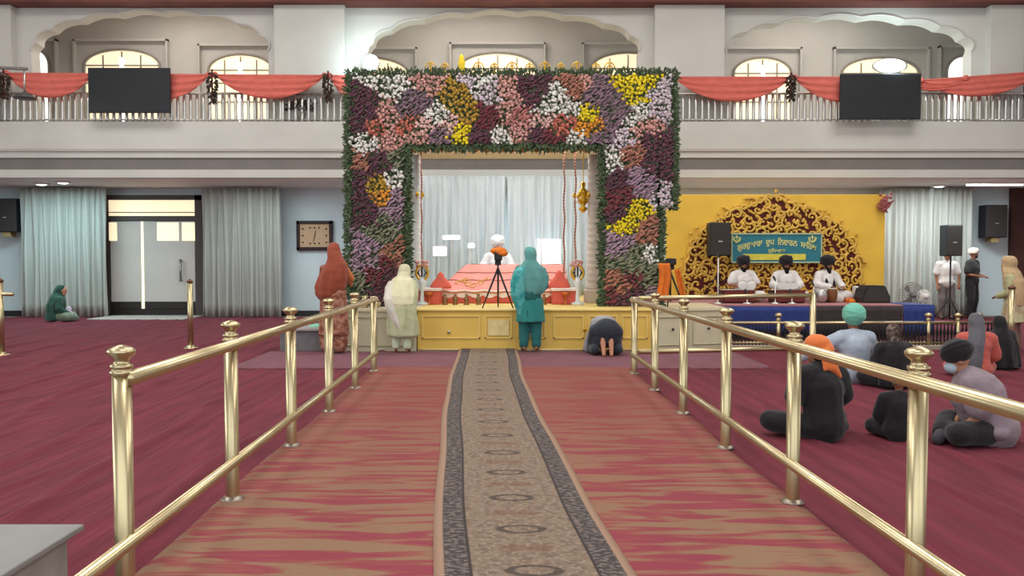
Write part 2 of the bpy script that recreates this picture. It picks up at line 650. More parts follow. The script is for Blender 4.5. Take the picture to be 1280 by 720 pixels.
# plant behind the gallery railing
pg = loc(376, 151, DP + 0.16)
pl = thing('potted_shrub', 'dark bushy shrub behind the gallery railing left of the flower gate', 'plant', (pg.x, pg.y, zb[0]))
MB().lathe((pg.x, pg.y, zb[0]), [(0.08, 0), (0.11, 0.2), (0.12, 0.22), (0.1, 0.23)], 16).build('pot', M_band, pl, True)
_r = random.Random(3); _m = MB()
for k in range(220):
    a = _r.uniform(0, 6.28); e = _r.uniform(-0.2, 1.3); r = _r.uniform(0.15, 0.38)
    q = Vector((pg.x + r * 1.0 * math.cos(a) * math.cos(e), pg.y + r * 0.15 * math.sin(a) * math.cos(e), zb[0] + 0.28 + r * 0.75 * math.sin(e)))
    d_ = Vector((math.cos(a), math.sin(a), 0.6)).normalized() * 0.09
    _m.tube([q, q + d_ * .5, q + d_], [0.006, 0.022, 0.002], 5)
_m.build('foliage', M_gar, pl)
# ------------------------------------------------------------------ screens
M_scr = mat('screen_glass', '24282b', 0.25, var=0.15, scale=1, spec=0.5)
def tv(p0, p1, py0, py1, lab):
    d = DP - 0.32
    a, b = loc(p0, py1, d), loc(p1, py0, d)
    t = thing('television', lab, 'television', ((a.x + b.x) / 2, d, a.z), group='screens on the gallery')
    MB().bev(a.x, b.x, d, d + 0.06, a.z, b.z, 0.012).build('casing', M_black, t)
    MB().box(a.x + 0.03, b.x - 0.03, d - 0.004, d, a.z + 0.04, b.z - 0.03).build('screen', M_scr, t)
    c = (a.x + b.x) / 2
    MB().box(c - 0.25, c + 0.25, d + 0.06, d + 0.1, a.z + 0.3, b.z - 0.2).box(c - 0.04, c + 0.04, d + 0.08, DP + 0.1, a.z + 0.35, a.z + 0.45).build('bracket', M_black, t)
tv(110.5, 212, 84.5, 141, 'large dark flat screen on the gallery rail, left side')
tv(1050, 1152, 92, 149, 'large dark flat screen on the gallery rail, right side')

# floodlights
def flood(px, py, d, r, e, lab, wide=1.0):
    p = loc(px, py, d)
    t = thing('floodlight', lab, 'lamp', p, group='floodlights on the gallery')
    MB().lathe(p + Vector((0, 0.02, 0)), [(r * 0.6, -0.12), (r, -0.06), (r * 1.02, 0.0), (r * 0.9, 0.012)], 20, 'Y', sx=wide).build('housing', M_steel, t, True)
    lm = lamp_mat('flood_lens_%d' % px, 'e4fbff', 14)
    MB().lathe(p + Vector((0, -0.0, 0)), [(r * 0.86, -0.01), (r * 0.86, 0.02), (r * 0.5, 0.05)], 20, 'Y', sx=wide).build('lens', lm, t, True)
    MB().tube([p + Vector((0, 0.1, 0)), p + Vector((0, 0.1, -0.5)), p + Vector((0, 0.3, -1.0))], 0.02, 6).build('bracket', M_steel, t, True)
    light('flood_light', 'AREA', p + Vector((0, -0.35, 0)), e, (0.75, 0.97, 1), 0.4, rot=(PI / 2, 0, 0))
    light('flood_glow', 'POINT', p + Vector((0, -0.22, 0)), e * 0.22, (0.6, 0.95, 1), 0.1)
flood(463, 78, DP - 0.1, 0.2, 30, 'glaring white floodlight above the left corner of the flower gate')
flood(1113, 82, DP + 0.0, 0.17, 60, 'glaring bluish floodlight above the right screen', 2.3)

# soffit lamps
def downlight(px, py, lab):
    z = zb[4] + 0.04
    d = (z - 1.5) * F / (325 - py)
    x = X(px, d, py)
    t = thing('downlight', lab, 'lamp', (x, d, z - 0.04), group='round lamps under the gallery')
    MB().lathe((x, d, z - 0.02), [(0.13, -0.02), (0.19, -0.015), (0.19, 0.018)], 24).build('rim', M_white, t, True)
    MB().lathe((x, d, z - 0.035), [(0.06, -0.02), (0.14, 0.0), (0.14, 0.005)], 24).build('diffuser', lamp_mat('downlight_glow', 'f0ffff', 6), t, True)
downlight(52, 229.5, 'round lamp under the gallery above the left curtain, farther left')
downlight(79, 227.5, 'round lamp under the gallery above the left curtain, farther right')
downlight(1174, 232, 'round lamp under the gallery near the right speaker stand, left one')
downlight(1196, 236.5, 'round lamp under the gallery near the right speaker stand, right one')
t = thing('tube_light', 'long white tube light under the gallery at the far right', 'lamp', (X(1240, 19.6), 19.6, zb[4] - 0.02))
MB().box(X(1205, 19.6), X(1277, 19.6), 19.55, 19.7, zb[4] - 0.02, zb[4] + 0.04).build('batten', M_white, t)
MB().tube([(X(1206, 19.6), 19.58, zb[4] - 0.04), (X(1276, 19.6), 19.58, zb[4] - 0.04)], 0.035, 10).build('tube', lamp_mat('tube_glow', 'ffffff', 1.1), t, True)

# ------------------------------------------------------------------ ground floor back: door, curtains, clock
M_dframe = mat('door_frame_dark', '4c4240', 0.6)
M_frost = mat('frosted_glass', 'b6b0aa', 0.5, var=0.04, scale=1.5, emit=0.12)
M_cream = mat('lit_transom', 'f5e3bd', 0.5, var=0.04, emit=1.1)
dd = DB - 0.12
door = thing('door_1', None, None, (X(195, dd), dd, 0)); door['kind'] = 'structure'
dx0, dx1 = X(137, dd), X(245, dd)
f = MB()
f.box(dx0 - 0.12, dx0, dd - 0.05, DB, 0, Z(244, dd)).box(dx1, dx1 + 0.22, dd - 0.05, DB, 0, Z(244, dd))
f.box(dx0 - 0.12, dx1 + 0.22, dd - 0.05, DB, Z(250, dd), Z(244, dd)).box(dx0, dx1, dd - 0.05, DB, Z(275.5, dd), Z(270, dd))
f.build('door_frame', M_dframe, door)
MB().box(dx0, dx1, dd, DB - 0.02, Z(270, dd), Z(250, dd)).build('transom_pane', M_cream, door)
MB().box(dx0, dx1, dd - 0.03, dd, Z(266, dd), Z(265, dd)).build('transom_bar', M_dframe, door)
xm = X(178, dd)
M_gap = lamp_mat('door_gap_light', 'fff2d0', 1.1)
for a, b in ((dx0 + 0.03, xm - 0.05), (xm + 0.05, dx1 - 0.03)):
    lf = MB().box(a, b, dd, dd + 0.04, 0.2, Z(277, dd)).build('door_leaf', M_frost, door)
    MB().box(a, b, dd - 0.01, dd, 0.2, Z(377, dd)).build('kick_plate', mat('kick_plate', '2b2624', 0.5), lf)
    hx = X(136, dd) + 0.1 if a < xm - 1 and b < xm else X(227, dd)
    h = MB().tube([(hx, dd - 0.08, Z(352, dd)), (hx, dd - 0.08, Z(324, dd))], 0.03, 8)
    h.cyl((hx, dd - 0.08, Z(350, dd)), (hx, dd, Z(350, dd)), 0.02).cyl((hx, dd - 0.08, Z(326, dd)), (hx, dd, Z(326, dd)), 0.02)
    h.build('door_handle', M_steel, lf, True)
for px0, px1 in ((137, 147), (197, 224), (228, 245)):
    MB().box(X(px0, dd), X(px1, dd), dd - 0.006, dd - 0.001, Z(301, dd), Z(278, dd)).build('lit_pane', M_cream, door)
MB().box(xm - 0.03, xm + 0.03, dd, dd + 0.03, 0.2, Z(277, dd)).build('door_gap', M_gap, door)
MB().box(dx0, dx1, dd + 0.01, DB - 0.02, 0.0, 0.2).build('threshold', mat('kick_plate', '2b2624', 0.5), door)
o = MB().bev(X(131, 20.9), X(247, 20.9), 19.95, 21.3, 0.0, 0.03, 0.008).build('doormat', mat('grey_mat', 'a9a29c', 0.9, var=0.15, scale=10))
tag(o, 'pale grey mat lying in front of the frosted double door', 'mat')

M_curt = mat('grey_curtain', 'aaaca6', 0.9, var=0.06, scale=2, stretch=(3, 3, 0.3), bump=0.2, bscale=5)
def curtain(px0, px1, d, z0, z1, lab, folds=None, amp=0.07, m=None, seed=1):
    x0, x1 = X(px0, d), X(px1, d)
    rnd = random.Random(seed)
    L = x1 - x0
    nf = folds or int(L / 0.17)
    ph = [rnd.uniform(0.6, 1.4) for _ in range(nf + 2)]
    cs = [0]
    for p in ph:
        cs.append(cs[-1] + p)
    tot = cs[nf]
    def phase(u):
        t = u * tot
        for i in range(nf):
            if t <= cs[i + 1]:
                return i + (t - cs[i]) / ph[i]
        return nf
    def fn(u, v):
        a = phase(u)
        k = ph[min(nf, int(a))]
        w = math.sin(2 * PI * a)
        gather = 0.55 + 0.45 * v
        y = d + amp * k * gather * (abs(w) ** 0.8 * (1 if w > 0 else -1)) + 0.02 * math.sin(3 * a + 6 * v)
        x = x0 + L * u + 0.02 * math.sin(2 * PI * a * 0.5 + v * 3)
        return (x, y, z1 + (z0 - z1) * v)
    o = MB().grid(fn, nf * 12, 10, thick=(0, 0.008, 0)).build('curtain', m or M_curt, smooth=True, normals=False)
    tag(o, lab, 'curtain', 'grey curtains under the gallery')
    return o
ZC = zb[4] + 0.0
curtain(26, 134, 20.9, 0.02, ZC, 'pale grey curtain left of the double door, blue-green light on it', seed=2)
curtain(253, 351, 20.9, 0.02, ZC, 'grey curtain between the double door and the clock', seed=3)
curtain(1098, 1214, 20.9, 0.02, ZC, 'light grey curtain right of the golden panel', seed=4)

# clock
cd = DB - 0.07
ck = thing('wall_clock', 'rectangular wall clock with dark frame and beige dial beside the flower gate', 'clock', (X(393.5, cd), cd, Z(313, cd)))
x0, x1, z0, z1 = X(371, cd), X(416, cd), Z(313, cd), Z(276, cd)
f = MB()
w = 0.09
f.bev(x0, x1, cd - 0.03, DB, z0, z0 + w).bev(x0, x1, cd - 0.03, DB, z1 - w, z1).bev(x0, x0 + w, cd - 0.03, DB, z0, z1).bev(x1 - w, x1, cd - 0.03, DB, z0, z1)
f.build('frame', mat('clock_frame', '33201e', 0.5), ck)
MB().box(x0 + w, x1 - w, cd, DB, z0 + w, z1 - w).build('dial', mat('clock_dial', 'c6a886', 0.7, var=0.08, scale=14), ck)
mk = MB()
cx, cz = (x0 + x1) / 2, (z0 + z1) / 2
for h in range(12):
    a = h * PI / 6
    dx_, dz_ = math.sin(a), math.cos(a)
    k = min(0.33 / max(1e-3, abs(dx_)), 0.22 / max(1e-3, abs(dz_)))
    px, pz = cx + dx_ * k * 0.95, cz + dz_ * k * 0.95
    mk.box(px - 0.022, px + 0.022, cd - 0.008, cd, pz - 0.02, pz + 0.02)
M_ink = mat('clock_ink', '4b3426', 0.7)
mk.build('hour_marks', M_ink, ck)
MB().tube([(cx, cd - 0.012, cz - 0.03), (cx + 0.03, cd - 0.012, cz + 0.14)], [0.012, 0.006], 6).build('hour_hand', M_ink, ck)
MB().tube([(cx + 0.01, cd - 0.014, cz + 0.03), (cx - 0.04, cd - 0.014, cz - 0.18)], [0.009, 0.005], 6).build('minute_hand', M_ink, ck)

# ------------------------------------------------------------------ aisle carpets
def railx(side, d):
    return (-1.70 - 0.0195 * (d - 3.45)) if side < 0 else (1.745 - 0.022 * (d - 3.45))
def aisle_mat():
    m = bpy.data.materials.new('aisle_carpet')
    m.use_nodes = True
    nt = m.node_tree
    b = nt.nodes['Principled BSDF']
    tc = nt.nodes.new('ShaderNodeTexCoord')
    mp = nt.nodes.new('ShaderNodeMapping'); mp.inputs['Scale'].default_value = (0.9, 5.6, 1)
    nt.links.new(tc.outputs['Object'], mp.inputs[0])
    n = nt.nodes.new('ShaderNodeTexNoise'); n.inputs['Scale'].default_value = 1.5; n.inputs['Detail'].default_value = 3.0; n.inputs['Distortion'].default_value = 0.9
    nt.links.new(mp.outputs[0], n.inputs[0])
    r = nt.nodes.new('ShaderNodeValToRGB')
    e = r.color_ramp.elements
    e[0].position = 0.40; e[0].color = lin('863849')
    e[1].position = 0.545; e[1].color = lin('88735a')
    x = e.new(0.47); x.color = lin('8a4c48')
    nt.links.new(n.outputs[0], r.inputs[0])
    # fine pile
    n2 = nt.nodes.new('ShaderNodeTexNoise'); n2.inputs['Scale'].default_value = 90
    nt.links.new(tc.outputs['Object'], n2.inputs[0])
    # base colour turns brownish red towards the far end of the aisle
    sep = nt.nodes.new('ShaderNodeSeparateXYZ'); nt.links.new(tc.outputs['Object'], sep.inputs[0])
    mr = nt.nodes.new('ShaderNodeMapRange'); mr.inputs['From Min'].default_value = -2.2; mr.inputs['From Max'].default_value = 3.5
    nt.links.new(sep.outputs['Y'], mr.inputs[0])
    mx = nt.nodes.new('ShaderNodeMix'); mx.data_type = 'RGBA'
    mx.inputs[7].default_value = lin('804843')
    ml = nt.nodes.new('ShaderNodeMath'); ml.operation = 'MULTIPLY'; ml.inputs[1].default_value = 0.75
    nt.links.new(mr.outputs[0], ml.inputs[0])
    nt.links.new(ml.outputs[0], mx.inputs[0])
    nt.links.new(r.outputs[0], mx.inputs[6])
    nt.links.new(mx.outputs[2], b.inputs['Base Color'])
    b.inputs['Roughness'].default_value = 0.95
    b.inputs['Specular IOR Level'].default_value = 0.15
    bp = nt.nodes.new('ShaderNodeBump'); bp.inputs['Strength'].default_value = 0.25; bp.inputs['Distance'].default_value = 0.01
    nt.links.new(n2.outputs[0], bp.inputs['Height']); nt.links.new(bp.outputs[0], b.inputs['Normal'])
    return m
YA0, YA1 = -3.0, 11.05
def fa(u, v):
    y = YA0 + (YA1 - YA0) * v
    a, b = railx(-1, y) - 0.1, railx(1, y) + 0.05
    w = 0.012 * math.sin(y * 1.9)
    x = a + w + (b - a) * u
    e = min(1, min(u, 1 - u) * 60)
    return (x, y, 0.004 + 0.02 * e + 0.0015 * math.sin(y * 6 + x))
o = MB().grid(fa, 60, 160, thick=(0, 0, -0.012)).build('aisle_carpet', aisle_mat(), smooth=True)
tag(o, 'tan and crimson streaked carpet laid between the two brass barricades', 'carpet')
# mauve strip in front of the stage
def fs(u, v):
    x = X(318, 12, 450) + (3.55 - X(318, 12, 450)) * u
    y = 10.95 + 2.0 * v
    e = min(1, min(v, 1 - v) * 14)
    return (x, y, 0.012 + 0.022 * e + 0.004 * math.sin(x * 3.1 + 2 * y) * e)
o = MB().grid(fs, 80, 30, thick=(0, 0, -0.01)).build('mauve_mat', mat('mauve_mat', '714a53', 0.95, var=0.12, scale=3, bump=0.3, bscale=14), smooth=True)
tag(o, 'dusty mauve carpet strip crosswise at the foot of the stage', 'carpet')
# runner
def runner_mat():
    m = bpy.data.materials.new('runner')
    m.use_nodes = True
    nt = m.node_tree
    L = nt.links
    b = nt.nodes['Principled BSDF']
    uv = nt.nodes.new('ShaderNodeUVMap'); uv.uv_map = 'UVMap'
    sep = nt.nodes.new('ShaderNodeSeparateXYZ'); L.new(uv.outputs[0], sep.inputs[0])
    def math_(op, a, bb=None, c=None):
        n = nt.nodes.new('ShaderNodeMath'); n.operation = op
        for i, v in enumerate((a, bb, c)):
            if v is None:
                continue
            if hasattr(v, 'links'):
                L.new(v, n.inputs[i])
            else:
                n.inputs[i].default_value = v
        return n.outputs[0]
    U, V = sep.outputs[0], sep.outputs[1]
    au = math_('ABSOLUTE', U)
    def noise(scale, st=(1, 1, 1), det=3):
        mp = nt.nodes.new('ShaderNodeMapping'); mp.inputs['Scale'].default_value = st
        L.new(uv.outputs[0], mp.inputs[0])
        n = nt.nodes.new('ShaderNodeTexNoise'); n.inputs['Scale'].default_value = scale; n.inputs['Detail'].default_value = det
        L.new(mp.outputs[0], n.inputs[0])
        return n.outputs[0]
    def mix(fac, c1, c2):
        n = nt.nodes.new('ShaderNodeMix'); n.data_type = 'RGBA'
        L.new(fac, n.inputs[0])
        for i, c in ((6, c1), (7, c2)):
            if hasattr(c, 'links'):
                L.new(c, n.inputs[i])
            else:
                n.inputs[i].default_value = lin(c)
        return n.outputs[2]
    def step(x, e, w=0.01):
        n = nt.nodes.new('ShaderNodeMapRange'); n.inputs['From Min'].default_value = e - w; n.inputs['From Max'].default_value = e + w
        L.new(x, n.inputs[0])
        return n.outputs[0]
    field = mix(step(noise(16), 0.52, 0.08), '7b6a5b', '6c5b4f')
    field = mix(step(noise(34), 0.56, 0.05), field, '897a6b')
    # medallions every 0.58 m
    vm = math_('SUBTRACT', math_('FRACT', math_('DIVIDE', math_('ADD', V, 0.0), 0.58)), 0.5)
    vv = math_('MULTIPLY', vm, 0.58)
    rr = math_('SQRT', math_('ADD', math_('MULTIPLY', math_('DIVIDE', U, 0.14), math_('DIVIDE', U, 0.14)), math_('MULTIPLY', math_('DIVIDE', vv, 0.07), math_('DIVIDE', vv, 0.07))))
    rr = math_('ADD', rr, math_('MULTIPLY', math_('SUBTRACT', noise(40), 0.5), 0.25))
    ring = math_('MULTIPLY', step(rr, 0.66, 0.05), math_('SUBTRACT', 1.0, step(rr, 1.0, 0.05)))
    field = mix(math_('MULTIPLY', ring, 0.8), field, '3c3633')
    # brownish flowers flanking
    g = math_('SUBTRACT', math_('FRACT', math_('ADD', math_('DIVIDE', V, 0.58), 0.5)), 0.5)
    g2 = math_('MULTIPLY', g, 0.58)
    r2 = math_('SQRT', math_('ADD', math_('POWER', math_('DIVIDE', math_('SUBTRACT', au, 0.07), 0.09), 2.0), math_('POWER', math_('DIVIDE', g2, 0.06), 2.0)))
    r2 = math_('ADD', r2, math_('MULTIPLY', math_('SUBTRACT', noise(30), 0.5), 0.9))
    field = mix(math_('MULTIPLY', math_('SUBTRACT', 1.0, step(r2, 0.8, 0.15)), 0.5), field, '6b4a3c')
    bord = mix(step(noise(26, (1, 1.6, 1)), 0.53, 0.04), '433e3e', '6e645e')
    c = mix(step(au, 0.30, 0.004), field, bord)
    edge = math_('MULTIPLY', step(au, 0.292, 0.004), math_('SUBTRACT', 1.0, step(au, 0.306, 0.003)))
    c = mix(edge, c, '3a3433')
    c = mix(step(au, 0.425, 0.004), c, '967a66')
    L.new(c, b.inputs['Base Color'])
    b.inputs['Roughness'].default_value = 0.9
    b.inputs['Specular IOR Level'].default_value = 0.2
    bp = nt.nodes.new('ShaderNodeBump'); bp.inputs['Strength'].default_value = 0.3; bp.inputs['Distance'].default_value = 0.01
    L.new(noise(60), bp.inputs['Height']); L.new(bp.outputs[0], b.inputs['Normal'])
    return m
def rcx(y):
    P = [(-3, 0.75), (1.5, 0.33), (3.8, 0.087), (6, -0.08), (7.8, -0.205), (9.7, -0.31), (12.95, -0.385)]
    for (a, xa), (b, xb) in zip(P, P[1:]):
        if y <= b:
            t = (y - a) / (b - a)
            return xa + (xb - xa) * t
    return P[-1][1]
def rcs(y):
    return sum(rcx(y + k * 0.35) for k in (-2, -1, 0, 1, 2)) / 5
NU, NV = 24, 260
Y0, Y1 = -2.9, 12.98
mb = MB()
def fr(u, v):
    y = Y0 + (Y1 - Y0) * v
    s = (u - 0.5) * 0.95
    z = 0.030 + (0.022 if y > 10.95 else 0.022 * max(0, (y - 10.75) / 0.2) if y > 10.75 else 0)
    e = min(1, min(u, 1 - u) * 25)
    return (rcs(y) + s + 0.006 * math.sin(y * 2.3), y, z + 0.008 * e + 0.002 * math.sin(y * 5))
mb.grid(fr, NU, NV)
run = mb.build('runner_carpet', runner_mat(), smooth=True)
uvl = run.data.uv_layers.new(name='UVMap')
w_ = NU + 1
for lp in run.data.loops:
    i = lp.vertex_index
    iu, iv = i % w_, i // w_
    uvl.data[lp.index].uv = ((iu / NU - 0.5) * 0.95, (Y0 + (Y1 - Y0) * iv / NV) - 4.30 + 0.29 + 5.8)
sm = run.modifiers.new('Solidify', 'SOLIDIFY'); sm.thickness = 0.008; sm.offset = -1
tag(run, 'long beige runner with dark borders and oval medallions down the aisle', 'rug')

# ------------------------------------------------------------------ brass barricades
def finial(mb, c, s=1.0):
    mb.lathe(c, [(0.041, 0), (0.047, 0.003), (0.049, 0.014), (0.043, 0.02), (0.036, 0.026), (0.046, 0.032), (0.047, 0.042), (0.034, 0.05), (0.029, 0.06),
                 (0.034, 0.072), (0.052, 0.086), (0.058, 0.098), (0.058, 0.106), (0.05, 0.116), (0.03, 0.124), (0.012, 0.13), (0.001, 0.132)], 24)
def post(root, x, y, h, z0=0.02, fin=True, r=0.041):
    p = MB().tube([(x, y, z0), (x, y, z0 + 0.02), (x, y, h)], r, 20).build('post', M_brass, root, True)
    MB().lathe((x, y, z0), [(0.07, 0), (0.07, 0.008), (0.055, 0.014), (0.045, 0.025)], 24).build('base_plate', mat('flange', '8c8478', 0.35, metal=0.9), p, True)
    if fin:
        mb = MB(); finial(mb, (x, y, h)); mb.build('finial', M_brass, p, True)
    return p
def barricade(side, ys, lab, z0, z1):
    x0 = railx(side, ys[0])
    root = thing('barricade', lab, 'barricade', (railx(side, 7), 7, 0), group='brass barricades along the aisle')
    for i, y in enumerate(ys):
        last = i == len(ys) - 1
        post(root, railx(side, y), y, 1.0 if not last else 1.02, fin=not last)
    for nm, z, ya in (('top_rail', 0.985, z1), ('bottom_rail', 0.27, z0)):
        ye = ys[-1]
        off = 0.035 if side < 0 else -0.035
        MB().tube([(railx(side, ya) + off, ya, z), (railx(side, 7) + off, 7, z), (railx(side, ye) + off, ye, z)], 0.032 if z > 0.5 else 0.03, 16).build(nm, M_brass, root, True)
    return root
barricade(-1, [3.47, 4.90, 6.33, 7.77, 9.2, 10.6], 'brass-coloured tube barricade with knobbed posts on the left of the aisle', 1.9, 3.45)
rb = barricade(1, [1.95, 3.42, 4.84, 6.26, 7.68, 9.05, 10.38], 'brass-coloured tube barricade with knobbed posts on the right of the aisle', 1.7, 1.4)
# cross barricade at the far right end
cb = thing('barricade', 'brass barricade running crosswise from the right aisle rail towards the singers', 'barricade', (2.8, 10.55, 0))
xa, xb = railx(1, 10.38) + 0.06, X(1017, 10.6)
post(cb, xb, 10.6, 1.05, 0.0, False)
for nm, z in (('top_rail', 1.0), ('bottom_rail', 0.3)):
    MB().tube([(xa, 10.42, z), (xb, 10.6, z + 0.03)], 0.032, 14).build(nm, M_brass, cb, True)
# free-standing stanchions
def stanchion(px, base_py, top_py, lab, fin=False, arm=None):
    d = 1500 / (base_py - 325)
    x = X(px, d, 400)
    t = thing('stanchion', lab, 'post', (x, d, 0), group='single brass posts')
    h = Z(top_py, d)
    MB().tube([(x, d, 0), (x, d, h)], 0.045, 16).build('pole', M_brass, t, True)
    MB().lathe((x, d, 0), [(0.12, 0), (0.12, 0.02), (0.06, 0.035), (0.05, 0.06)], 20).build('base_plate', M_brass, t, True)
    MB().lathe((x, d, h), [(0.05, 0), (0.055, 0.02), (0.035, 0.035), (0.01, 0.06)], 16).build('cap', mat('post_cap', '6b4a38', 0.4, metal=0.6), t, True)
    if arm:
        MB().tube([(x - 0.3, d, h * 0.83), (x + arm, d, h * 0.83)], 0.03, 10).build('arm', M_brass, t, True)
stanchion(238, 436, 353, 'single brass post standing on the carpet before the double door')
stanchion(1, 445, 352, 'brass post with a short arm at the left edge of the hall', arm=0.2)
stanchion(1264, 452, 361, 'brass post standing beside the woman at the right edge')

# white box bottom left
bx = thing('plinth', 'low white box with overhanging top in the bottom left corner', 'box', (-2.9, 2.6, 0))
MB().bev(-4.2, -1.99, 0.9, 3.54, 0.0, 0.272, 0.006).build('body', mat('box_side', '9c9c98', 0.6), bx)
MB().bev(-4.25, -1.945, 0.85, 3.6, 0.272, 0.3, 0.006).build('top_board', mat('box_top', '868684', 0.5, var=0.05, scale=3), bx)
# ------------------------------------------------------------------ stage
M_yel = mat('yellow_paint', 'dcb85c', 0.55, var=0.06, scale=2)
M_yel2 = mat('yellow_trim', 'e2c877', 0.5, var=0.05, scale=2)
M_crm = mat('cream_paint', 'c8c2a4', 0.65, var=0.05, scale=2)
M_shelf = mat('pale_marble', 'd9cfae', 0.4, var=0.05, scale=2)
ZS = 0.70
SY = 13.0
sx0, sx1 = X(521, SY), X(815, SY)
st = thing('stage', 'low yellow-fronted stage carrying the flower gate', 'stage', ((sx0 + sx1) / 2, SY, 0))
MB().bev(sx0, sx1, SY + 0.02, 18.2, 0.0, ZS - 0.03, 0.01).build('body', M_yel, st)
MB().bev(sx0 - 0.01, sx1 + 0.02, SY - 0.02, 18.2, ZS - 0.03, ZS, 0.008).build('top_edge', M_yel2, st)
MB().bev(sx0, sx1, SY - 0.01, SY + 0.03, 0.0, 0.05, 0.008).build('skirting', M_brass, st)
for i, (a, b) in enumerate(((527, 600), (606, 640), (648, 682), (692, 730), (736, 772), (778, 810))):
    xa, xb = X(a, SY), X(b, SY)
    w = 0.02
    zt, zl = ZS - 0.12, 0.22
    MB().box(xa, xb, SY, SY + 0.03, zt, zt + w).box(xa, xb, SY, SY + 0.03, zl, zl + w).box(xa, xa + w, SY, SY + 0.03, zl, zt).box(xb - w, xb, SY, SY + 0.03, zl, zt).build('panel_moulding', M_yel2, st)
    if i in (1, 2):
        MB().box(xa + 0.05, xb - 0.05, SY - 0.004, SY + 0.022, zl + 0.05, zt - 0.05).build('inset_panel', mat('pale_yellow_inset', 'dcc98e', 0.5), st)
MB().cyl((X(561, SY), SY - 0.02, 0.33), (X(561, SY), SY + 0.03, 0.33), 0.025).build('door_knob', M_steel, st, True)
MB().cyl((X(731, SY), SY - 0.03, 0.37), (X(731, SY), SY + 0.03, 0.37), 0.025).build('door_knob', M_gold, st, True)
# cream side cabinets of the stage
def side_stage(pts, lab, knob):
    xs = [p[0] for p in pts]
    t = thing('cabinet', lab, 'cabinet', (sum(xs) / len(xs), SY + 0.3, 0), group='cream cabinets flanking the yellow stage')
    MB().prism(pts, 0.0, ZS - 0.04, 'XY').build('body', M_crm, t)
    c = Vector((sum(p[0] for p in pts) / len(pts), sum(p[1] for p in pts) / len(pts), 0))
    MB().prism([(p[0] + (0.02 if p[0] > c.x else -0.02) * 0, p[1] - (0.03 if p[1] < 14 else 0)) for p in pts], ZS - 0.04, ZS, 'XY').build('top', M_shelf, t)
    a, b = Vector((pts[0][0], pts[0][1], 0)), Vector((pts[1][0], pts[1][1], 0))
    d = (b - a)
    for k in (0.04, 0.53):
        p, q = a + d * k, a + d * (k + 0.43)
        n = Vector((0, -0.012, 0))
        f = MB()
        for z in (0.1, ZS - 0.14):
            f.tube([p + n + Vector((0, 0, z)), q + n + Vector((0, 0, z))], 0.012, 6)
        for e in (p, q):
            f.tube([e + n + Vector((0, 0, 0.1)), e + n + Vector((0, 0, ZS - 0.14))], 0.012, 6)
        dr = f.build('door', mat('cream_shade', 'b5ae90', 0.7), t)
        kk = (p + q) / 2 + Vector((0, 0, 0.36))
        MB().ell(kk + Vector((0, -0.03, 0)), 0.022, seg=10, rings=6).build('knob', M_black, dr, True)
side_stage([(X(415, 13.1), 13.1), (X(520, SY), SY), (X(520, SY), 17.8), (X(415, 13.1), 17.8)], 'cream cabinet block left of the yellow stage front', 0.3)
side_stage([(X(817, SY) + 0.02, SY + 0.05), (X(909, 13.45), 13.45), (X(909, 13.45), 14.9), (X(817, SY) + 0.02, 14.9)], 'cream cabinet block right of the yellow stage front', 0.7)
# box for offerings left with folded things
o = thing('bench', 'low grey bench at the left end of the stage', 'bench', (X(376, 13.0), 13.0, 0))
MB().bev(X(352, 13), X(409, 13), 12.85, 13.6, 0.03, 0.36, 0.01).build('body', mat('grey_bench', '6e6a6c', 0.7), o)
MB().bev(X(348, 13), X(411, 13), 12.8, 13.65, 0.36, 0.40, 0.008).build('top', mat('bench_top', '9a9492', 0.5), o)
def lump(name, px0, px1, py0, py1, d, dep, m, lab, cat, group=None, seed=1):
    """softly folded cloth bundle"""
    a, b = loc(px0, py1, d), loc(px1, py0, d)
    rnd = random.Random(seed)
    mb = MB()
    cx, hw, h = (a.x + b.x) / 2, (b.x - a.x) / 2, b.z - a.z
    mb.ell((cx, d + dep / 2, a.z + h * 0.4), (hw, dep / 2, h * 0.42))
    for k in range(7):
        mb.ell((cx + rnd.uniform(-0.55, 0.55) * hw, d + dep / 2 + rnd.uniform(-.3, .3) * dep, a.z + h * rnd.uniform(0.3, 0.65)), (hw * rnd.uniform(.3, .55), dep * .35, h * rnd.uniform(.25, .38)))
    o = mb.build(name, m, smooth=True)
    r = o.modifiers.new('Remesh', 'REMESH'); r.mode = 'VOXEL'; r.voxel_size = 0.02; r.use_smooth_shade = True
    return tag(o, lab, cat, group)
lump('cloth_bundle', 384, 407, 403, 414, 13.1, 0.35, mat('mint_cloth', '8ccfb4', 0.9, bump=.3), 'mint green folded cloth on the grey bench', 'cloth', seed=2)
lump('cloth_bundle', 376, 407, 410, 417, 12.92, 0.2, M_dark, 'black folded cloth on the grey bench in front of the mint one', 'cloth', seed=3)

# ------------------------------------------------------------------ flower gate
GD = 13.8
gx = [X(434, GD), X(512, GD), X(750, GD), X(829, GD), X(845, GD)]
gzt, gzb = Z(90, GD), Z(181, GD)
gate = thing('flower_gate', 'tall gate covered with coloured flower patches and greenery', 'gate', ((gx[0] + gx[4]) / 2, GD, ZS))
M_leaf = mat('gate_leaf', '55664a', 0.8, var=0.35, scale=14)
M_back = mat('gate_backing', '3e4a36', 0.9, var=0.3, scale=10)
fr = MB()
fr.box(gx[0] + .05, gx[1] - .05, GD, GD + 0.4, ZS, gzb + 0.05)
fr.box(gx[2] + .05, gx[3] - .05, GD, GD + 0.4, ZS, gzb + 0.05)
fr.box(gx[0] + .05, gx[4] - .05, GD, GD + 0.4, gzb, gzt - 0.05)
fr.box(gx[3] - .1, gx[4] - .05, GD, GD + 0.38, Z(260, GD), gzb + 0.02)
fr.build('frame', M_back, gate)
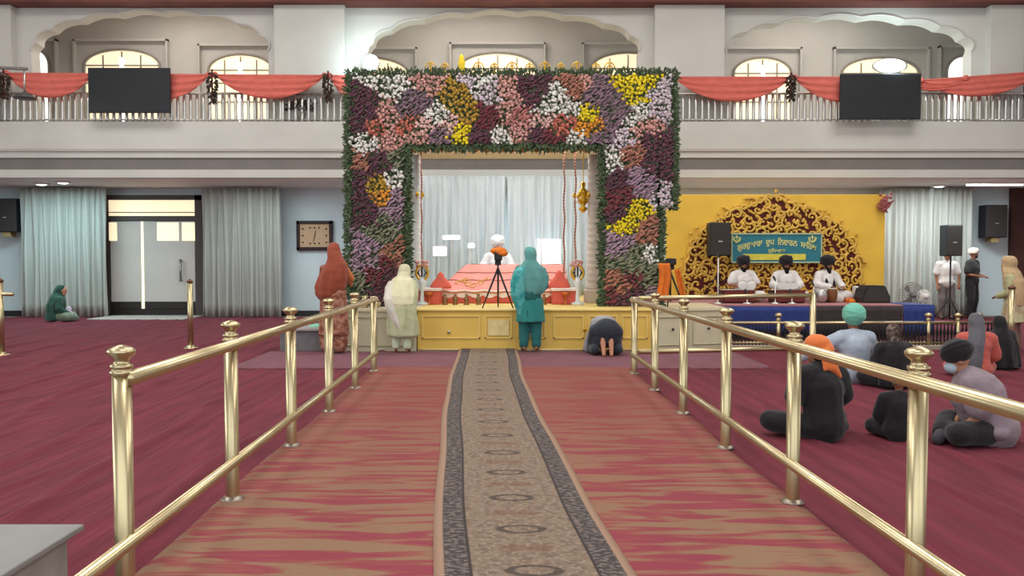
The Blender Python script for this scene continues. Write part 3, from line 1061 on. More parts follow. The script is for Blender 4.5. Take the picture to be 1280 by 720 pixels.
FC = {'white': 'e4e2da', 'lilac': 'd2c4cc', 'plum': '6a4654', 'mauve': '8c7480', 'pink': 'cf9c92', 'coral': 'c47262', 'gold': 'b8933c', 'yellow': 'ecd22c',
      'orange': 'dc9638', 'salmon': 'b07a68', 'sage': '868a72', 'blush': 'dcb4ac', 'orchid': 'a98ea0', 'dkred': '7c424a', 'rose': 'c0807a'}
seeds = [
    (487, 100, 'white'), (500, 112, 'white'), (475, 97, 'white'), (450, 125, 'plum'), (458, 140, 'plum'), (445, 150, 'plum'), (512, 122, 'mauve'), (528, 132, 'mauve'), (505, 135, 'mauve'),
    (530, 98, 'pink'), (545, 108, 'pink'), (560, 118, 'gold'), (573, 132, 'gold'), (588, 146, 'gold'), (570, 112, 'gold'), (487, 150, 'pink'), (510, 155, 'coral'), (470, 156, 'coral'), (484, 140, 'pink'),
    (550, 146, 'white'), (543, 138, 'white'), (560, 156, 'blush'), (532, 158, 'blush'), (600, 102, 'white'), (612, 112, 'lilac'), (590, 98, 'lilac'), (618, 122, 'lilac'), (607, 150, 'dkred'), (612, 140, 'dkred'),
    (632, 112, 'pink'), (640, 125, 'pink'), (633, 138, 'pink'), (646, 145, 'rose'), (660, 112, 'plum'), (675, 108, 'plum'), (665, 122, 'plum'), (697, 112, 'white'), (690, 126, 'white'), (712, 136, 'white'), (678, 136, 'white'), (680, 148, 'blush'), (703, 130, 'white'),
    (710, 102, 'salmon'), (722, 112, 'salmon'), (735, 104, 'pink'), (740, 118, 'mauve'), (755, 112, 'mauve'), (760, 128, 'mauve'), (777, 140, 'mauve'), (745, 105, 'mauve'), (765, 150, 'mauve'),
    (778, 100, 'yellow'), (795, 106, 'yellow'), (812, 100, 'yellow'), (798, 120, 'yellow'), (822, 120, 'lilac'), (820, 135, 'lilac'), (832, 112, 'lilac'), (832, 145, 'lilac'), (795, 146, 'white'), (785, 152, 'white'), (800, 138, 'white'), (800, 162, 'pink'), (820, 158, 'pink'),
    (735, 145, 'yellow'), (744, 156, 'orange'), (730, 158, 'orange'), (712, 152, 'coral'), (700, 160, 'coral'), (690, 170, 'dkred'), (650, 165, 'pink'), (625, 168, 'white'), (600, 170, 'plum'), (575, 168, 'yellow'), (550, 172, 'mauve'), (520, 172, 'pink'), (670, 174, 'plum'),
    (720, 174, 'white'), (750, 172, 'mauve'), (780, 170, 'lilac'), (815, 172, 'plum'), (840, 172, 'plum'),
    # left column
    (490, 180, 'pink'), (455, 180, 'white'), (445, 200, 'salmon'), (475, 205, 'plum'), (500, 195, 'sage'), (448, 225, 'plum'), (470, 232, 'gold'), (475, 247, 'orange'), (495, 225, 'white'), (455, 255, 'plum'), (458, 272, 'plum'), (498, 250, 'orchid'), (490, 262, 'orchid'),
    (500, 272, 'orchid'), (480, 280, 'sage'), (468, 292, 'sage'), (488, 290, 'sage'), (446, 300, 'orchid'), (455, 312, 'orchid'), (463, 322, 'orchid'), (450, 328, 'orchid'), (500, 305, 'salmon'), (492, 315, 'salmon'), (503, 322, 'salmon'), (480, 332, 'dkred'), (488, 345, 'plum'), (465, 345, 'dkred'), (470, 365, 'plum'), (450, 350, 'sage'), (495, 370, 'plum'), (445, 378, 'sage'),
    # right column
    (765, 200, 'white'), (790, 195, 'salmon'), (815, 205, 'plum'), (770, 225, 'plum'), (800, 225, 'orchid'), (765, 255, 'dkred'), (772, 268, 'plum'), (778, 246, 'dkred'), (805, 243, 'orchid'), (820, 252, 'lilac'), (795, 262, 'yellow'), (785, 275, 'yellow'), (776, 288, 'yellow'), (800, 255, 'yellow'), (808, 262, 'yellow'),
    (812, 282, 'salmon'), (805, 296, 'salmon'), (818, 295, 'salmon'), (764, 300, 'orchid'), (772, 312, 'orchid'), (780, 303, 'orchid'), (792, 315, 'sage'), (785, 330, 'sage'), (765, 330, 'sage'), (815, 318, 'white'), (806, 335, 'sage'), (812, 348, 'sage'), (766, 348, 'salmon'), (776, 358, 'salmon'), (763, 370, 'dkred'), (790, 350, 'dkred'), (795, 370, 'plum'), (815, 372, 'orchid'), (780, 378, 'plum')]
patch = {}
rnd = random.Random(11)
def near(px, py):
    best, bi = 1e9, 0
    for i, (sx, sy, c) in enumerate(seeds):
        dx, dy = px - sx, py - sy
        d = dx * dx + dy * dy * 1.3
        if d < best:
            best, bi = d, i
    return bi
step = 3.0
regions = ((438, 841, 94, 181), (440, 506, 181, 386), (756, 824, 181, 386), (824, 842, 181, 262))
for (ax, bx_, ay, by) in regions:
    py = ay
    while py < by:
        px = ax
        while px < bx_:
            x = px + rnd.uniform(-1.5, 1.5)
            y = py + rnd.uniform(-1.5, 1.5)
            i = near(x + rnd.gauss(0, 2.0), y + rnd.gauss(0, 2.0))
            c = seeds[i][2]
            edge = (py < ay + 3 and ay < 100) or px < ax + 3 or px > bx_ - 4
            if not (edge and rnd.random() < 0.6) and rnd.random() > (0.22 if c in ('sage', 'white', 'gold') else 0.1):
                patch.setdefault(c, {}).setdefault(i, []).append((x, y))
            px += step
        py += step
def flower(mb, p, r, kind):
    tl = Matrix.Rotation(rnd.uniform(-0.5, 0.5), 3, 'X') @ Matrix.Rotation(rnd.uniform(-0.5, 0.5), 3, 'Z')
    if kind in ('mauve', 'plum', 'salmon', 'sage', 'orchid', 'dkred', 'rose'):   # long spikes of blossom
        a = rnd.uniform(0.2, 0.9) * (1 if rnd.random() < .85 else -1)
        t = Vector((math.cos(a), -0.5, math.sin(a))).normalized()
        mb.tube([p - t * r * 1.6, p, p + t * r * 2.0], [r * 0.3, r * 0.75, r * 0.15], 5)
        return
    n = 6
    vs = [p + tl @ Vector((0, -r * 0.75, 0))]
    for k in range(n * 2):
        a = PI * k / n
        rr = r * (1.15 if k % 2 == 0 else 0.7)
        vs.append(p + tl @ Vector((rr * math.cos(a), -r * (0.1 if k % 2 == 0 else 0.45), rr * math.sin(a))))
    vs.append(p + Vector((0, r * 0.5, 0)))
    m = n * 2
    fs = [(0, 1 + k, 1 + (k + 1) % m) for k in range(m)] + [(m + 1, 1 + (k + 1) % m, 1 + k) for k in range(m)]
    mb.add(vs, fs)
# merge neighbouring seeds of one colour into one patch
done = set()
allp = {}
for c, d in patch.items():
    for i, lst in d.items():
        allp[i] = lst
for i in list(allp):
    if i in done:
        continue
    q, comp = [i], []
    while q:
        k = q.pop()
        if k in done:
            continue
        done.add(k); comp.append(k)
        for j in allp:
            if j not in done and seeds[j][2] == seeds[i][2] and math.hypot(seeds[j][0] - seeds[k][0], seeds[j][1] - seeds[k][1]) < 26:
                q.append(j)
    c = seeds[i][2]
    mb = MB()
    for k in comp:
        for (x, y) in allp[k]:
            p = loc(x, y, GD - rnd.uniform(0.0, 0.07))
            flower(mb, p, rnd.uniform(0.024, 0.034), c)
    mb.build('flower_patch', mat('blossom_' + c, FC[c], 0.85, var=0.28, scale=30), gate, normals=False)
# leaves: strips along the edges and between flowers
def leaves(pts, name, s=0.09):
    mb = MB()
    for (p, dr) in pts:
        L = s * rnd.uniform(0.7, 1.4)
        sd = dr.cross(Vector((0, 1, 0))).normalized() * L * 0.16
        up = Vector((0, -0.012, 0))
        mid = p + dr * L * 0.5
        mb.add([p, mid + sd + up, p + dr * L, mid - sd + up, mid - up * 1.5], [(0, 1, 4), (1, 2, 4), (2, 3, 4), (3, 0, 4), (0, 3, 2, 1)])
    return mb.build(name, M_leaf, gate, normals=False)
def strip(p0, p1, n, out, wid):
    r = []
    for k in range(n):
        t = rnd.random()
        p = p0.lerp(p1, t) + Vector((rnd.uniform(-wid, wid), rnd.uniform(-0.06, 0.12), rnd.uniform(-wid, wid)))
        d = (out + Vector((rnd.uniform(-.7, .7), rnd.uniform(-.5, .2), rnd.uniform(-.7, .7)))).normalized()
        r.append((p, d))
    return r
leaves(strip(loc(436, 93, GD), loc(843, 93, GD), 1200, Vector((0, 0, 0.8)), 0.05), 'greenery', 0.085)
leaves(strip(loc(437, 92, GD), loc(437, 386, GD), 1200, Vector((-0.6, 0, 0.1)), 0.05), 'greenery', 0.09)
leaves(strip(loc(508, 181, GD), loc(508, 386, GD), 800, Vector((0.7, 0, 0.1)), 0.05), 'greenery', 0.09)
leaves(strip(loc(755, 181, GD), loc(755, 386, GD), 800, Vector((-0.7, 0, 0.1)), 0.05), 'greenery', 0.09)
leaves(strip(loc(825, 258, GD), loc(825, 386, GD), 600, Vector((0.6, 0, 0.1)), 0.05), 'greenery', 0.09)
leaves(strip(loc(842, 92, GD), loc(842, 262, GD), 800, Vector((0.5, 0, 0.1)), 0.04), 'greenery', 0.09)
leaves(strip(loc(506, 182, GD), loc(757, 182, GD), 800, Vector((0, 0, -0.7)), 0.05), 'greenery', 0.09)
fill = []
for (ax, bx_, ay, by) in regions:
    for k in range(int((bx_ - ax) * (by - ay) / 14)):
        p = loc(rnd.uniform(ax, bx_), rnd.uniform(ay, by), GD - 0.02)
        a = rnd.uniform(0, 6.28)
        fill.append((p, Vector((math.cos(a), -0.5, math.sin(a))).normalized()))
leaves(fill, 'greenery', 0.07)
# small gold cresting ornaments above the greenery
def crest(px, py, big, lab):
    p = loc(px, py + 6, GD + 0.15)
    t = thing('crest_ornament', lab, 'ornament', p, group='gold wire ornaments on top of the flower gate')
    m = MB()
    r = 0.09 if big else 0.07
    m.tube([(p.x + r * math.cos(a * PI / 8), p.y, p.z + 0.05 + r * 1.1 * math.sin(a * PI / 8)) for a in range(9)], 0.012, 6)
    m.tube([(p.x + r * .5 * math.cos(a * PI / 8), p.y, p.z + 0.05 + r * .6 * math.sin(a * PI / 8)) for a in range(9)], 0.01, 6)
    m.build('arches', M_gold, t, True)
    MB().lathe((p.x, p.y, p.z - 0.1), [(0.02, 0), (0.02, 0.1), (0.02, 0.13), (0.01, 0.14 + r), (0.02, 0.16 + r), (0.002, 0.19 + r)], 12).build('spike', M_gold, t, True)
for k, px in enumerate((538, 556, 598, 618, 640, 662, 681, 701, 721, 745, 762)):
    crest(px, 83, k % 2 == 0, 'gold wire ornament atop the flower gate, ' + ('leftmost of the eleven', 'second from left, before the yellow knob', 'third from left, after the yellow knob', 'fourth from the left', 'fifth from the left', 'sixth, at the middle', 'fifth from the right', 'fourth from the right', 'third from the right', 'second from the right', 'rightmost of the eleven')[k])
p = loc(577, 90, GD + 0.05)
o = MB().lathe(p, [(0.06, -0.05), (0.07, 0.02), (0.055, 0.1), (0.065, 0.16), (0.04, 0.22), (0.045, 0.26), (0.01, 0.3)], 16).build('crest_figure', mat('bright_yellow', 'efd22a', 0.5), smooth=True)
tag(o, 'bright yellow knob-shaped ornament on the top edge of the flower gate, left of its middle', 'ornament')

# ------------------------------------------------------------------ inside the gate
M_silver = mat('silver_curtain', 'cdd8dc', 0.6, var=0.08, scale=2, stretch=(4, 4, 0.3), spec=0.5)
for a, b, lab in ((506, 632, 'silvery curtain behind the canopy, left half seen through the flower gate'), (634, 760, 'silvery curtain behind the canopy, right half seen through the flower gate')):
    o = curtain(a, b, 17.9, ZS + 0.01, zb[4] + 0.0, lab, amp=0.06, m=M_silver, seed=a)
    o['group'] = 'silvery curtains behind the canopy'
def pillar(px0, px1, d, m, lab):
    x0, x1 = X(px0, d), X(px1, d)
    c = (x0 + x1) / 2
    t = thing('pillar', lab, 'pillar', (c, d, ZS), group='pillars of the canopy')
    w = (x1 - x0) / 2
    MB().bev(c - w * 1.25, c + w * 1.25, d - w * 1.25, d + w * 1.25, ZS, ZS + 0.25, 0.015).build('base', m, t)
    mb = MB()
    prof = [(w * .95, 0.25), (w * 1.05, 0.29), (w * .82, 0.36)]
    z = 0.4
    while z < 2.75:
        prof += [(w * 0.82, z), (w * 0.9, z + 0.03), (w * 0.82, z + 0.06)]
        z += 0.12
    mb.lathe((c, d, ZS), prof, 20)
    mb.build('shaft', m, t, True)
    MB().bev(c - w * 1.2, c + w * 1.2, d - w * 1.2, d + w * 1.2, ZS + 2.8, ZS + 2.95, 0.015).build('capital', M_gold, t)
M_marb = mat('white_marble', 'd8dcdc', 0.4, var=0.05, scale=4)
pillar(513, 527, 14.9, M_marb, 'slim white pillar inside the flower gate at its left')
pillar(733, 752, 14.9, mat('beige_marble', 'c4b8ac', 0.4, var=0.08, scale=8), 'beige ribbed pillar inside the flower gate at its right')
# canopy hanging over the throne
cn = thing('canopy', 'gold-fringed canopy roof hanging inside the flower gate', 'canopy', (X(632, 15.6), 15.6, ZS + 2.6))
x0, x1 = X(512, 15.2), X(752, 15.2)
MB().bev(x0, x1, 14.75, 17.2, 3.66, 3.9, 0.02).build('roof', M_gold, cn)
vb = MB()
n = 16
for k in range(n):
    xa, xb = x0 + (x1 - x0) * k / n, x0 + (x1 - x0) * (k + 1) / n
    vb.prism([(xa, 3.68), (xb, 3.68), (xb, 3.55), (xb - (xb - xa) * .2, 3.49), ((xa + xb) / 2, 3.46), (xa + (xb - xa) * .2, 3.49), (xa, 3.55)], 14.72, 14.76)
vb.build('valance', mat('orange_valance', 'c98838', 0.7, var=0.2, scale=20), cn)
def chandelier(px, py, d, lab):
    p = loc(px, py, d)
    t = thing('chandelier', lab, 'chandelier', p, group='gold chandeliers inside the flower gate')
    MB().tube([p, (p.x, p.y, 3.68)], 0.01, 6).build('chain', M_gold, t)
    MB().lathe(p, [(0.02, -0.28), (0.06, -0.24), (0.09, -0.2), (0.03, -0.16), (0.09, -0.08), (0.11, -0.04), (0.04, 0), (0.08, 0.08), (0.09, 0.12), (0.03, 0.18), (0.05, 0.26), (0.01, 0.3)], 20).build('body', M_gold, t, True)
    mb = MB()
    for k in range(6):
        a = k * PI / 3
        q = p + Vector((math.cos(a) * 0.17, math.sin(a) * 0.17, 0))
        mb.tube([p + Vector((0, 0, -0.05)), p + Vector((math.cos(a) * 0.12, math.sin(a) * 0.12, -0.1)), q], 0.008, 5)
        mb.lathe(q, [(0.02, 0), (0.035, 0.03), (0.025, 0.08)], 8)
    mb.build('arms', M_gold, t, True)
chandelier(517, 246, 14.95, 'gold hanging lamp inside the flower gate, left')
chandelier(729, 247, 14.95, 'gold hanging lamp inside the flower gate, right')
def strand(px, m, lab):
    d = 15.3
    a = loc(px, 345, d)
    mb = MB()
    z = a.z
    while z < 3.66:
        mb.ell((a.x + 0.01 * math.sin(z * 9), d, z), (0.02, 0.02, 0.035), seg=6, rings=4)
        z += 0.06
    o = mb.build('bead_strand', m, smooth=True)
    tag(o, lab, 'garland', 'bead strands hanging inside the flower gate')
    o['kind'] = 'stuff' if False else o.get('kind', '')
    del o['kind']
M_bd = mat('copper_beads', 'a5705a', 0.6)
strand(527, M_bd, 'thin copper-coloured bead strand hanging left of the throne')
strand(705, M_bd, 'thicker copper-coloured bead strand hanging right of the throne, left one of the pair')
strand(719, M_bd, 'copper-coloured bead strand beside the beige ribbed pillar, right one of the pair')

# throne dais with coral drapery
M_coral = mat('coral_drape', 'dc8d80', 0.7, var=0.08, scale=6, bump=0.2, bscale=8)
M_coral2 = mat('coral_deep', 'd0604e', 0.7, var=0.12, scale=8)
M_trimw = mat('silver_trim', 'e4d4cc', 0.5, var=0.15, scale=30)
D0 = 14.75
dais = thing('throne', 'draped coral pink dais of the holy book in the middle of the gate', 'dais', (X(632, D0), D0, ZS))
zt1 = Z(365, D0)
MB().bev(X(552, D0), X(706, D0), D0, 16.6, ZS, zt1, 0.02).build('base', M_coral2, dais)
# sloping cover
def fcov(u, v):
    xl = X(548, D0) + (X(583, 16) - X(548, D0)) * v
    xr = X(712, D0) + (X(705, 16) - X(712, D0)) * v
    y = D0 - 0.03 + 1.25 * v
    z = zt1 + 0.01 + (Z(331, 16) - zt1) * (v ** 0.85) + 0.012 * math.sin(u * 40) * (1 - v)
    return (xl + (xr - xl) * u, y, z)
MB().grid(fcov, 50, 14, thick=(0, 0, -0.03)).build('sloping_cover', M_coral, dais, True)
for v in (0.0, 0.33, 0.62):
    mb = MB().tube([Vector(fcov(k / 20, v)) + Vector((0, -0.01, 0.01)) for k in range(21)], 0.016 if v == 0 else 0.008, 6)
    mb.build('trim_band', M_trimw if v == 0 else mat('fine_line', 'b8766a', 0.7), dais, True)
MB().tube([loc(578, 335, 16), loc(590, 331, 16), loc(640, 332.5, 16), loc(700, 331, 16)], 0.022, 8).build('top_rail', mat('rail_dark', '5a3030', 0.5), dais, True)
# embroidered motif on the cover
em = MB()
for k in range(7):
    u0 = 0.1 + 0.035 * k
    pts = []
    for j in range(14):
        a = j / 13 * PI * 1.6
        r = 0.03 * (1 - j / 20)
        pts.append(Vector(fcov(u0 + r * math.cos(a + k), 0.25 + 0.16 * math.sin(k * 1.3) * 0.5 + r * 3 * math.sin(a + k))) + Vector((0, -0.01, 0.012)))
    em.tube(pts, 0.008, 5)
em.build('embroidery', M_gold, dais, True)
vl = MB()
for k in range(9):
    xa = X(552, D0) + (X(706, D0) - X(552, D0)) * k / 9
    w = (X(706, D0) - X(552, D0)) / 9
    vl.prism([(xa + w * (j / 8), ZS + 0.15 - 0.05 * math.sin(PI * j / 8)) for j in range(9)] + [(xa + w, ZS + 0.2), (xa, ZS + 0.2)], D0 - 0.02, D0 - 0.002)
vl.build('scalloped_valance', M_trimw, dais)
# coral side stools with fringes
for px0, px1, lab in ((524, 551, 'small coral draped side table left of the throne'), (690, 722, 'small coral draped side table right of the throne')):
    xa, xb = X(px0, 14.5), X(px1, 14.5)
    t = thing('side_table', lab, 'table', ((xa + xb) / 2, 14.5, ZS), group='coral side tables')
    zt = Z(362, 14.5)
    MB().bev(xa, xb, 14.35, 14.72, ZS, zt, 0.015).build('drape', M_coral2, t)
    MB().bev(xa - 0.02, xb + 0.02, 14.32, 14.74, zt - 0.02, zt + 0.03, 0.008).build('top', M_trimw, t)
    c = (xa + xb) / 2
    MB().lathe((c, 14.31, ZS), [(0.08, 0), (0.02, 0.03), (0.015, 0.15), (0.07, 0.18), (0.09, 0.22), (0.0, 0.23)], 12).build('stand', mat('orange_brass', 'c06a38', 0.5, metal=0.4), t, True)
# red cushions/folded cloths on them
def cone_cloth(px, py0, py1, w, d, lab):
    p = loc(px, py1, d)
    h = Z(py0, d) - p.z
    o = MB().lathe(p, [(w, 0), (w * 1.02, h * .15), (w * .7, h * .45), (w * .35, h * .7), (w * .28, h * .85), (w * .1, h)], 16, sy=0.5, rip=0.06, nr=6).build('folded_cloth', M_coral2, smooth=True)
    tag(o, lab, 'cloth', 'coral cloths beside the throne')
cone_cloth(551, 340, 360.5, 0.19, 14.62, 'coral peaked cloth on the left side table')
cone_cloth(699, 338, 360.5, 0.2, 14.58, 'coral peaked cloth on the right side table')
# round gold emblem shields on white stands with flowers
def shield(px, py, lab, white):
    d = 14.3
    p = loc(px, py, d)
    t = thing('emblem_stand', lab, 'emblem', (p.x, d, ZS), group='round emblems beside the throne')
    MB().lathe((p.x, d, ZS), [(0.12, 0), (0.12, 0.03), (0.04, 0.06), (0.03, 0.25), (0.07, 0.4), (0.03, 0.5), (0.02, p.z - ZS - 0.1)], 16).build('stand', M_marb, t, True)
    tor = []
    for k in range(25):
        a = 2 * PI * k / 24
        tor.append((p.x + 0.105 * math.cos(a), d, p.z + 0.125 * math.sin(a)))
    MB().tube(tor, 0.024, 8, cap=False).build('ring', M_gold, t, True)
    em = MB().tube([(p.x, d - 0.01, p.z - 0.13), (p.x, d - 0.01, p.z + 0.13)], [0.012, 0.018], 6)
    for s in (-1, 1):
        em.tube([(p.x + s * 0.02, d - 0.01, p.z - 0.1), (p.x + s * 0.07, d - 0.01, p.z), (p.x + s * 0.03, d - 0.01, p.z + 0.08)], [0.006, 0.016, 0.005], 6)
    em.build('emblem', M_black, t, True)
    fl = MB()
    for k in range(16):
        fl.ell((p.x + rnd.uniform(-0.12, 0.1), d + rnd.uniform(-0.04, 0.04), p.z + rnd.uniform(0.1, 0.22)), 0.03, seg=6, rings=4)
    fl.build('flowers', mat('blossom_pink', FC['pink'], 0.85), t, True)
shield(527.5, 341, 'round gold emblem on a white stand left of the throne', 0)
shield(722, 341, 'round gold emblem on a white stand right of the throne', 1)
# brass vases on the dais front
for k, (px, od) in enumerate(((556, 'first from the left'), (569, 'second from the left'), (583, 'third from the left'), (598, 'just left of the tripod legs'), (652, 'behind the teal-clothed person, left one'), (668, 'behind the teal-clothed person, middle one'), (680, 'last on the right'))):
    d = 14.3
    x = X(px, d)
    v = MB().lathe((x, d, ZS), [(0.05, 0), (0.055, 0.01), (0.025, 0.03), (0.05, 0.08), (0.045, 0.12), (0.02, 0.15), (0.03, 0.18), (0.01, 0.2)], 12).build('brass_vessel', mat('old_brass', '8a6a45', 0.4, metal=0.6), smooth=True)
    tag(v, 'small brass vessel at the foot of the throne, ' + od, 'vessel', 'brass vessels at the foot of the throne')
# bright panel behind right
pn = thing('lit_screen', 'bright white lit screen behind the teal-veiled woman', 'screen', loc(686, 335, 17.5))
MB().box(X(671.5, 17.5), X(701, 17.5), 17.46, 17.52, Z(334, 17.5), Z(299, 17.5)).build('screen', lamp_mat('lit_white', 'ffffff', 1.3), pn)
MB().box(X(676, 17.5), X(677.5, 17.5), 17.44, 17.46, Z(334, 17.5), Z(299, 17.5)).build('bar', M_steel, pn)
MB().box(X(684, 17.5), X(688, 17.5), 17.5, 17.56, ZS, Z(334, 17.5)).build('stand', M_steel, pn)
# glowing white plates put in for bright patches left of the curtain
for px0, px1, py0, py1, lab in ((553, 575, 294, 299.5, 'bright white glowing bar before the silvery curtain, upper one'), (541, 558, 308, 320, 'bright white glowing plate before the silvery curtain, lower left one'), (585, 593, 304, 310, 'small glowing white plate before the silvery curtain')):
    d = 17.4
    t = thing('glow_plate', lab, 'lamp', loc((px0 + px1) / 2, py1, d), group='white glowing plates behind the throne')
    a, b = loc(px0, py1, d), loc(px1, py0, d)
    MB().bev(a.x, b.x, d, d + 0.05, a.z, b.z, 0.02).build('glass', lamp_mat('white_glow_%d' % px0, 'ffffff', 1.6), t)
    MB().box(a.x - .01, b.x + .01, d + 0.05, d + 0.08, a.z - .01, b.z + .01).tube([((a.x + b.x) / 2, d + 0.1, a.z), ((a.x + b.x) / 2, d + 0.1, ZS)], 0.012, 6).build('backplate', M_steel, t)

# tripod cameras
def tripod_cam(px, py_top, py_ft, d, cover, spread, lab, covered_side=False, zb_=ZS, gap=0.1):
    p = loc(px, py_ft, d)
    z0 = zb_
    zt = Z(py_top, d)
    t = thing('camera_tripod', lab, 'camera', (p.x, d, z0), group='covered cameras on tripods')
    zh = z0 + (zt - z0) * 0.68
    for a in (-2.6, -0.55, 1.57):
        q = Vector((p.x + spread * math.cos(a) * (1 if a < 1 else .1), d + 0.25 * math.sin(a), z0))
        l = MB().tube([(p.x, d, zh), (p.x * 0.5 + q.x * .5, d * .5 + q.y * .5, (zh + z0) / 2), q], [0.018, 0.016, 0.01], 8).build('leg', M_black, t, True)
    MB().tube([(p.x, d, z0 + 0.1), (p.x, d, zh + 0.1)], 0.014, 8).build('column', M_black, t, True)
    MB().bev(p.x - 0.05, p.x + 0.05, d - 0.06, d + 0.08, zh + 0.05, zh + 0.13, 0.01).build('pan_head', M_black, t)
    cb_ = MB().bev(p.x - 0.06, p.x + 0.07, d - 0.14, d + 0.16, zh + 0.13, zt - 0.04, 0.015).build('camera_body', M_black, t)
    MB().lathe((p.x, d + 0.16, (zh + .13 + zt - .04) / 2), [(0.05, 0), (0.05, 0.08), (0.06, 0.1)], 16, 'Y').build('camera_lens', M_black, cb_, True)
    mb = MB()
    if cover == 'top':
        mb.ell((p.x + 0.02, d, zt - 0.03), (0.13, 0.16, 0.075)).ell((p.x + 0.06, d - 0.02, zt - 0.06), (0.11, 0.15, 0.06)).ell((p.x - 0.04, d - 0.03, zt - 0.02), (0.09, 0.12, 0.05))
        mb.build('orange_cover', mat('orange_cloth', 'd9762c', 0.85, bump=.3), t, True)
    else:
        mb.grid(lambda u, v: (p.x - 0.24 + 0.2 * u + 0.02 * math.sin(v * 5), d - 0.16 + 0.02 * math.sin(u * 14), zt - 0.12 - v * 0.62), 16, 14, thick=(0, 0.01, 0))
        mb.grid(lambda u, v: (p.x + 0.04 + 0.1 * u + 0.12 * v, d - 0.12 + 0.02 * math.sin(u * 14), zt - 0.22 - v * 0.55), 14, 14, thick=(0, 0.01, 0))
        mb.build('orange_cover', mat('orange_cloth', 'd9762c', 0.85, bump=.3), t, True)
tripod_cam(622.5, 312, 384, 13.35, 'top', 0.3, 'camera on a black tripod with bright orange cap in front of the throne')
tripod_cam(838, 320, 380, 13.4, 'side', 0.24, 'camera draped with hanging orange cloth at the right foot of the flower gate')

# brass vessels left on the stage
for px, h, lab in ((443, 0.22, 'brass urn on the cream cabinet, farther from the cream-veiled woman'), (456, 0.2, 'brass urn on the cream cabinet beside the left barricade post'), (470, 0.14, 'small brass bowl on the cream cabinet next to the cream-veiled woman')):
    d = 13.35
    v = MB().lathe((X(px, d), d, ZS), [(0.06, 0), (0.03, h * .15), (0.09, h * .45), (0.09, h * .6), (0.04, h * .8), (0.07, h)], 16).build('brass_urn', M_brass, smooth=True)
    tag(v, lab, 'urn', 'brass urns on the left of the stage')

# ------------------------------------------------------------------ golden backdrop
PD = 17.5
px0, px1 = X(833, PD), X(1106, PD)
bz0, bz1 = 0.0, Z(243, PD)
M_gy = mat('golden_board', 'e6bc48', 0.6, var=0.1, scale=1.6, bump=0.15, bscale=5)
M_mar = mat('maroon_board', '5a2420', 0.8, var=0.2)
M_tr = mat('golden_carving', 'd8b050', 0.5, var=0.15, scale=9, metal=0.15)
bp_ = thing('carved_backdrop', 'golden yellow backdrop with a carved scalloped arch behind the singers', 'backdrop', ((px0 + px1) / 2, PD, 0))
MB().bev(px0, px1, PD, PD + 0.15, bz0, bz1, 0.02).build('board', M_gy, bp_)
# ogee scalloped outline, drawn as a half and mirrored
half = [(0, 246), (16, 254), (30, 259), (36, 262), (52, 264), (60, 274), (74, 277), (85, 286), (90, 297), (101, 309), (104, 322), (109, 338), (109, 352), (105, 364), (100, 375)]
cxp = 965
pts = [(X(cxp + a, PD), Z(b, PD)) for a, b in half]
pts = pts + [(X(cxp - a, PD), Z(b, PD)) for a, b in reversed(half[1:])]
# scallop each edge
sc = []
N = len(pts)
for i in range(N):
    a = Vector((pts[i][0], pts[i][1])); b = Vector((pts[(i + 1) % N][0], pts[(i + 1) % N][1]))
    bottom = abs(a.y - b.y) < 1e-3 and abs(a.x - b.x) > 1
    nrm = Vector((-(b - a).y, (b - a).x)).normalized()
    for k in range(6):
        t = k / 6
        q = a.lerp(b, t) + (nrm * 0.05 * math.sin(PI * t) if not bottom else Vector((0, 0)))
        sc.append((q.x, q.y))
MB().prism(sc, PD - 0.03, PD).build('arch_inset', M_mar, bp_)
MB().tube([(p[0], PD - 0.045, p[1]) for p in sc] + [(sc[0][0], PD - 0.045, sc[0][1])], 0.03, 8).build('arch_rim', M_tr, bp_, True)
def inside(x, z, poly):
    c = False
    for i in range(len(poly)):
        (x1, z1), (x2, z2) = poly[i], poly[i - 1]
        if (z1 > z) != (z2 > z) and x < (x2 - x1) * (z - z1) / (z2 - z1) + x1:
            c = not c
    return c
rs = random.Random(5)
cent = []
xs = [p[0] for p in sc]; zs = [p[1] for p in sc]
tries = 0
while tries < 6000:
    tries += 1
    x, z = rs.uniform(min(xs), max(xs)), rs.uniform(min(zs), max(zs))
    if inside(x, z, sc) and all((x - a) ** 2 + (z - b) ** 2 > 0.16 ** 2 for a, b in cent):
        cent.append((x, z))
mx_ = (px0 + px1) / 2
tr = MB()
for (x, z) in cent:
    s = 1 if x > X(cxp, PD) else -1
    a0 = rs.uniform(0, 6.28)
    R = rs.uniform(0.12, 0.165)
    pl = []
    rr_ = []
    for k in range(15):
        t = k / 14
        a = a0 + s * t * 4.6
        r = R * (1 - 0.75 * t)
        pl.append((x + r * math.cos(a), PD - 0.045 - 0.02 * t, z + r * math.sin(a)))
        rr_.append(0.033 - 0.014 * t)
    tr.tube(pl, rr_, 6)
    tr.ell((x + 0.02, PD - 0.06, z), (0.035, 0.02, 0.03), seg=8, rings=5)
    for k in range(3):
        a = a0 + k * 2.1
        q = Vector((x + R * math.cos(a), PD - 0.045, z + R * math.sin(a)))
        dr = Vector((math.cos(a + .8), 0, math.sin(a + .8)))
        tr.tube([q, q + dr * 0.05, q + dr * 0.11], [0.012, 0.028, 0.004], 6)
tr.build('scroll_carving', M_tr, bp_, True)

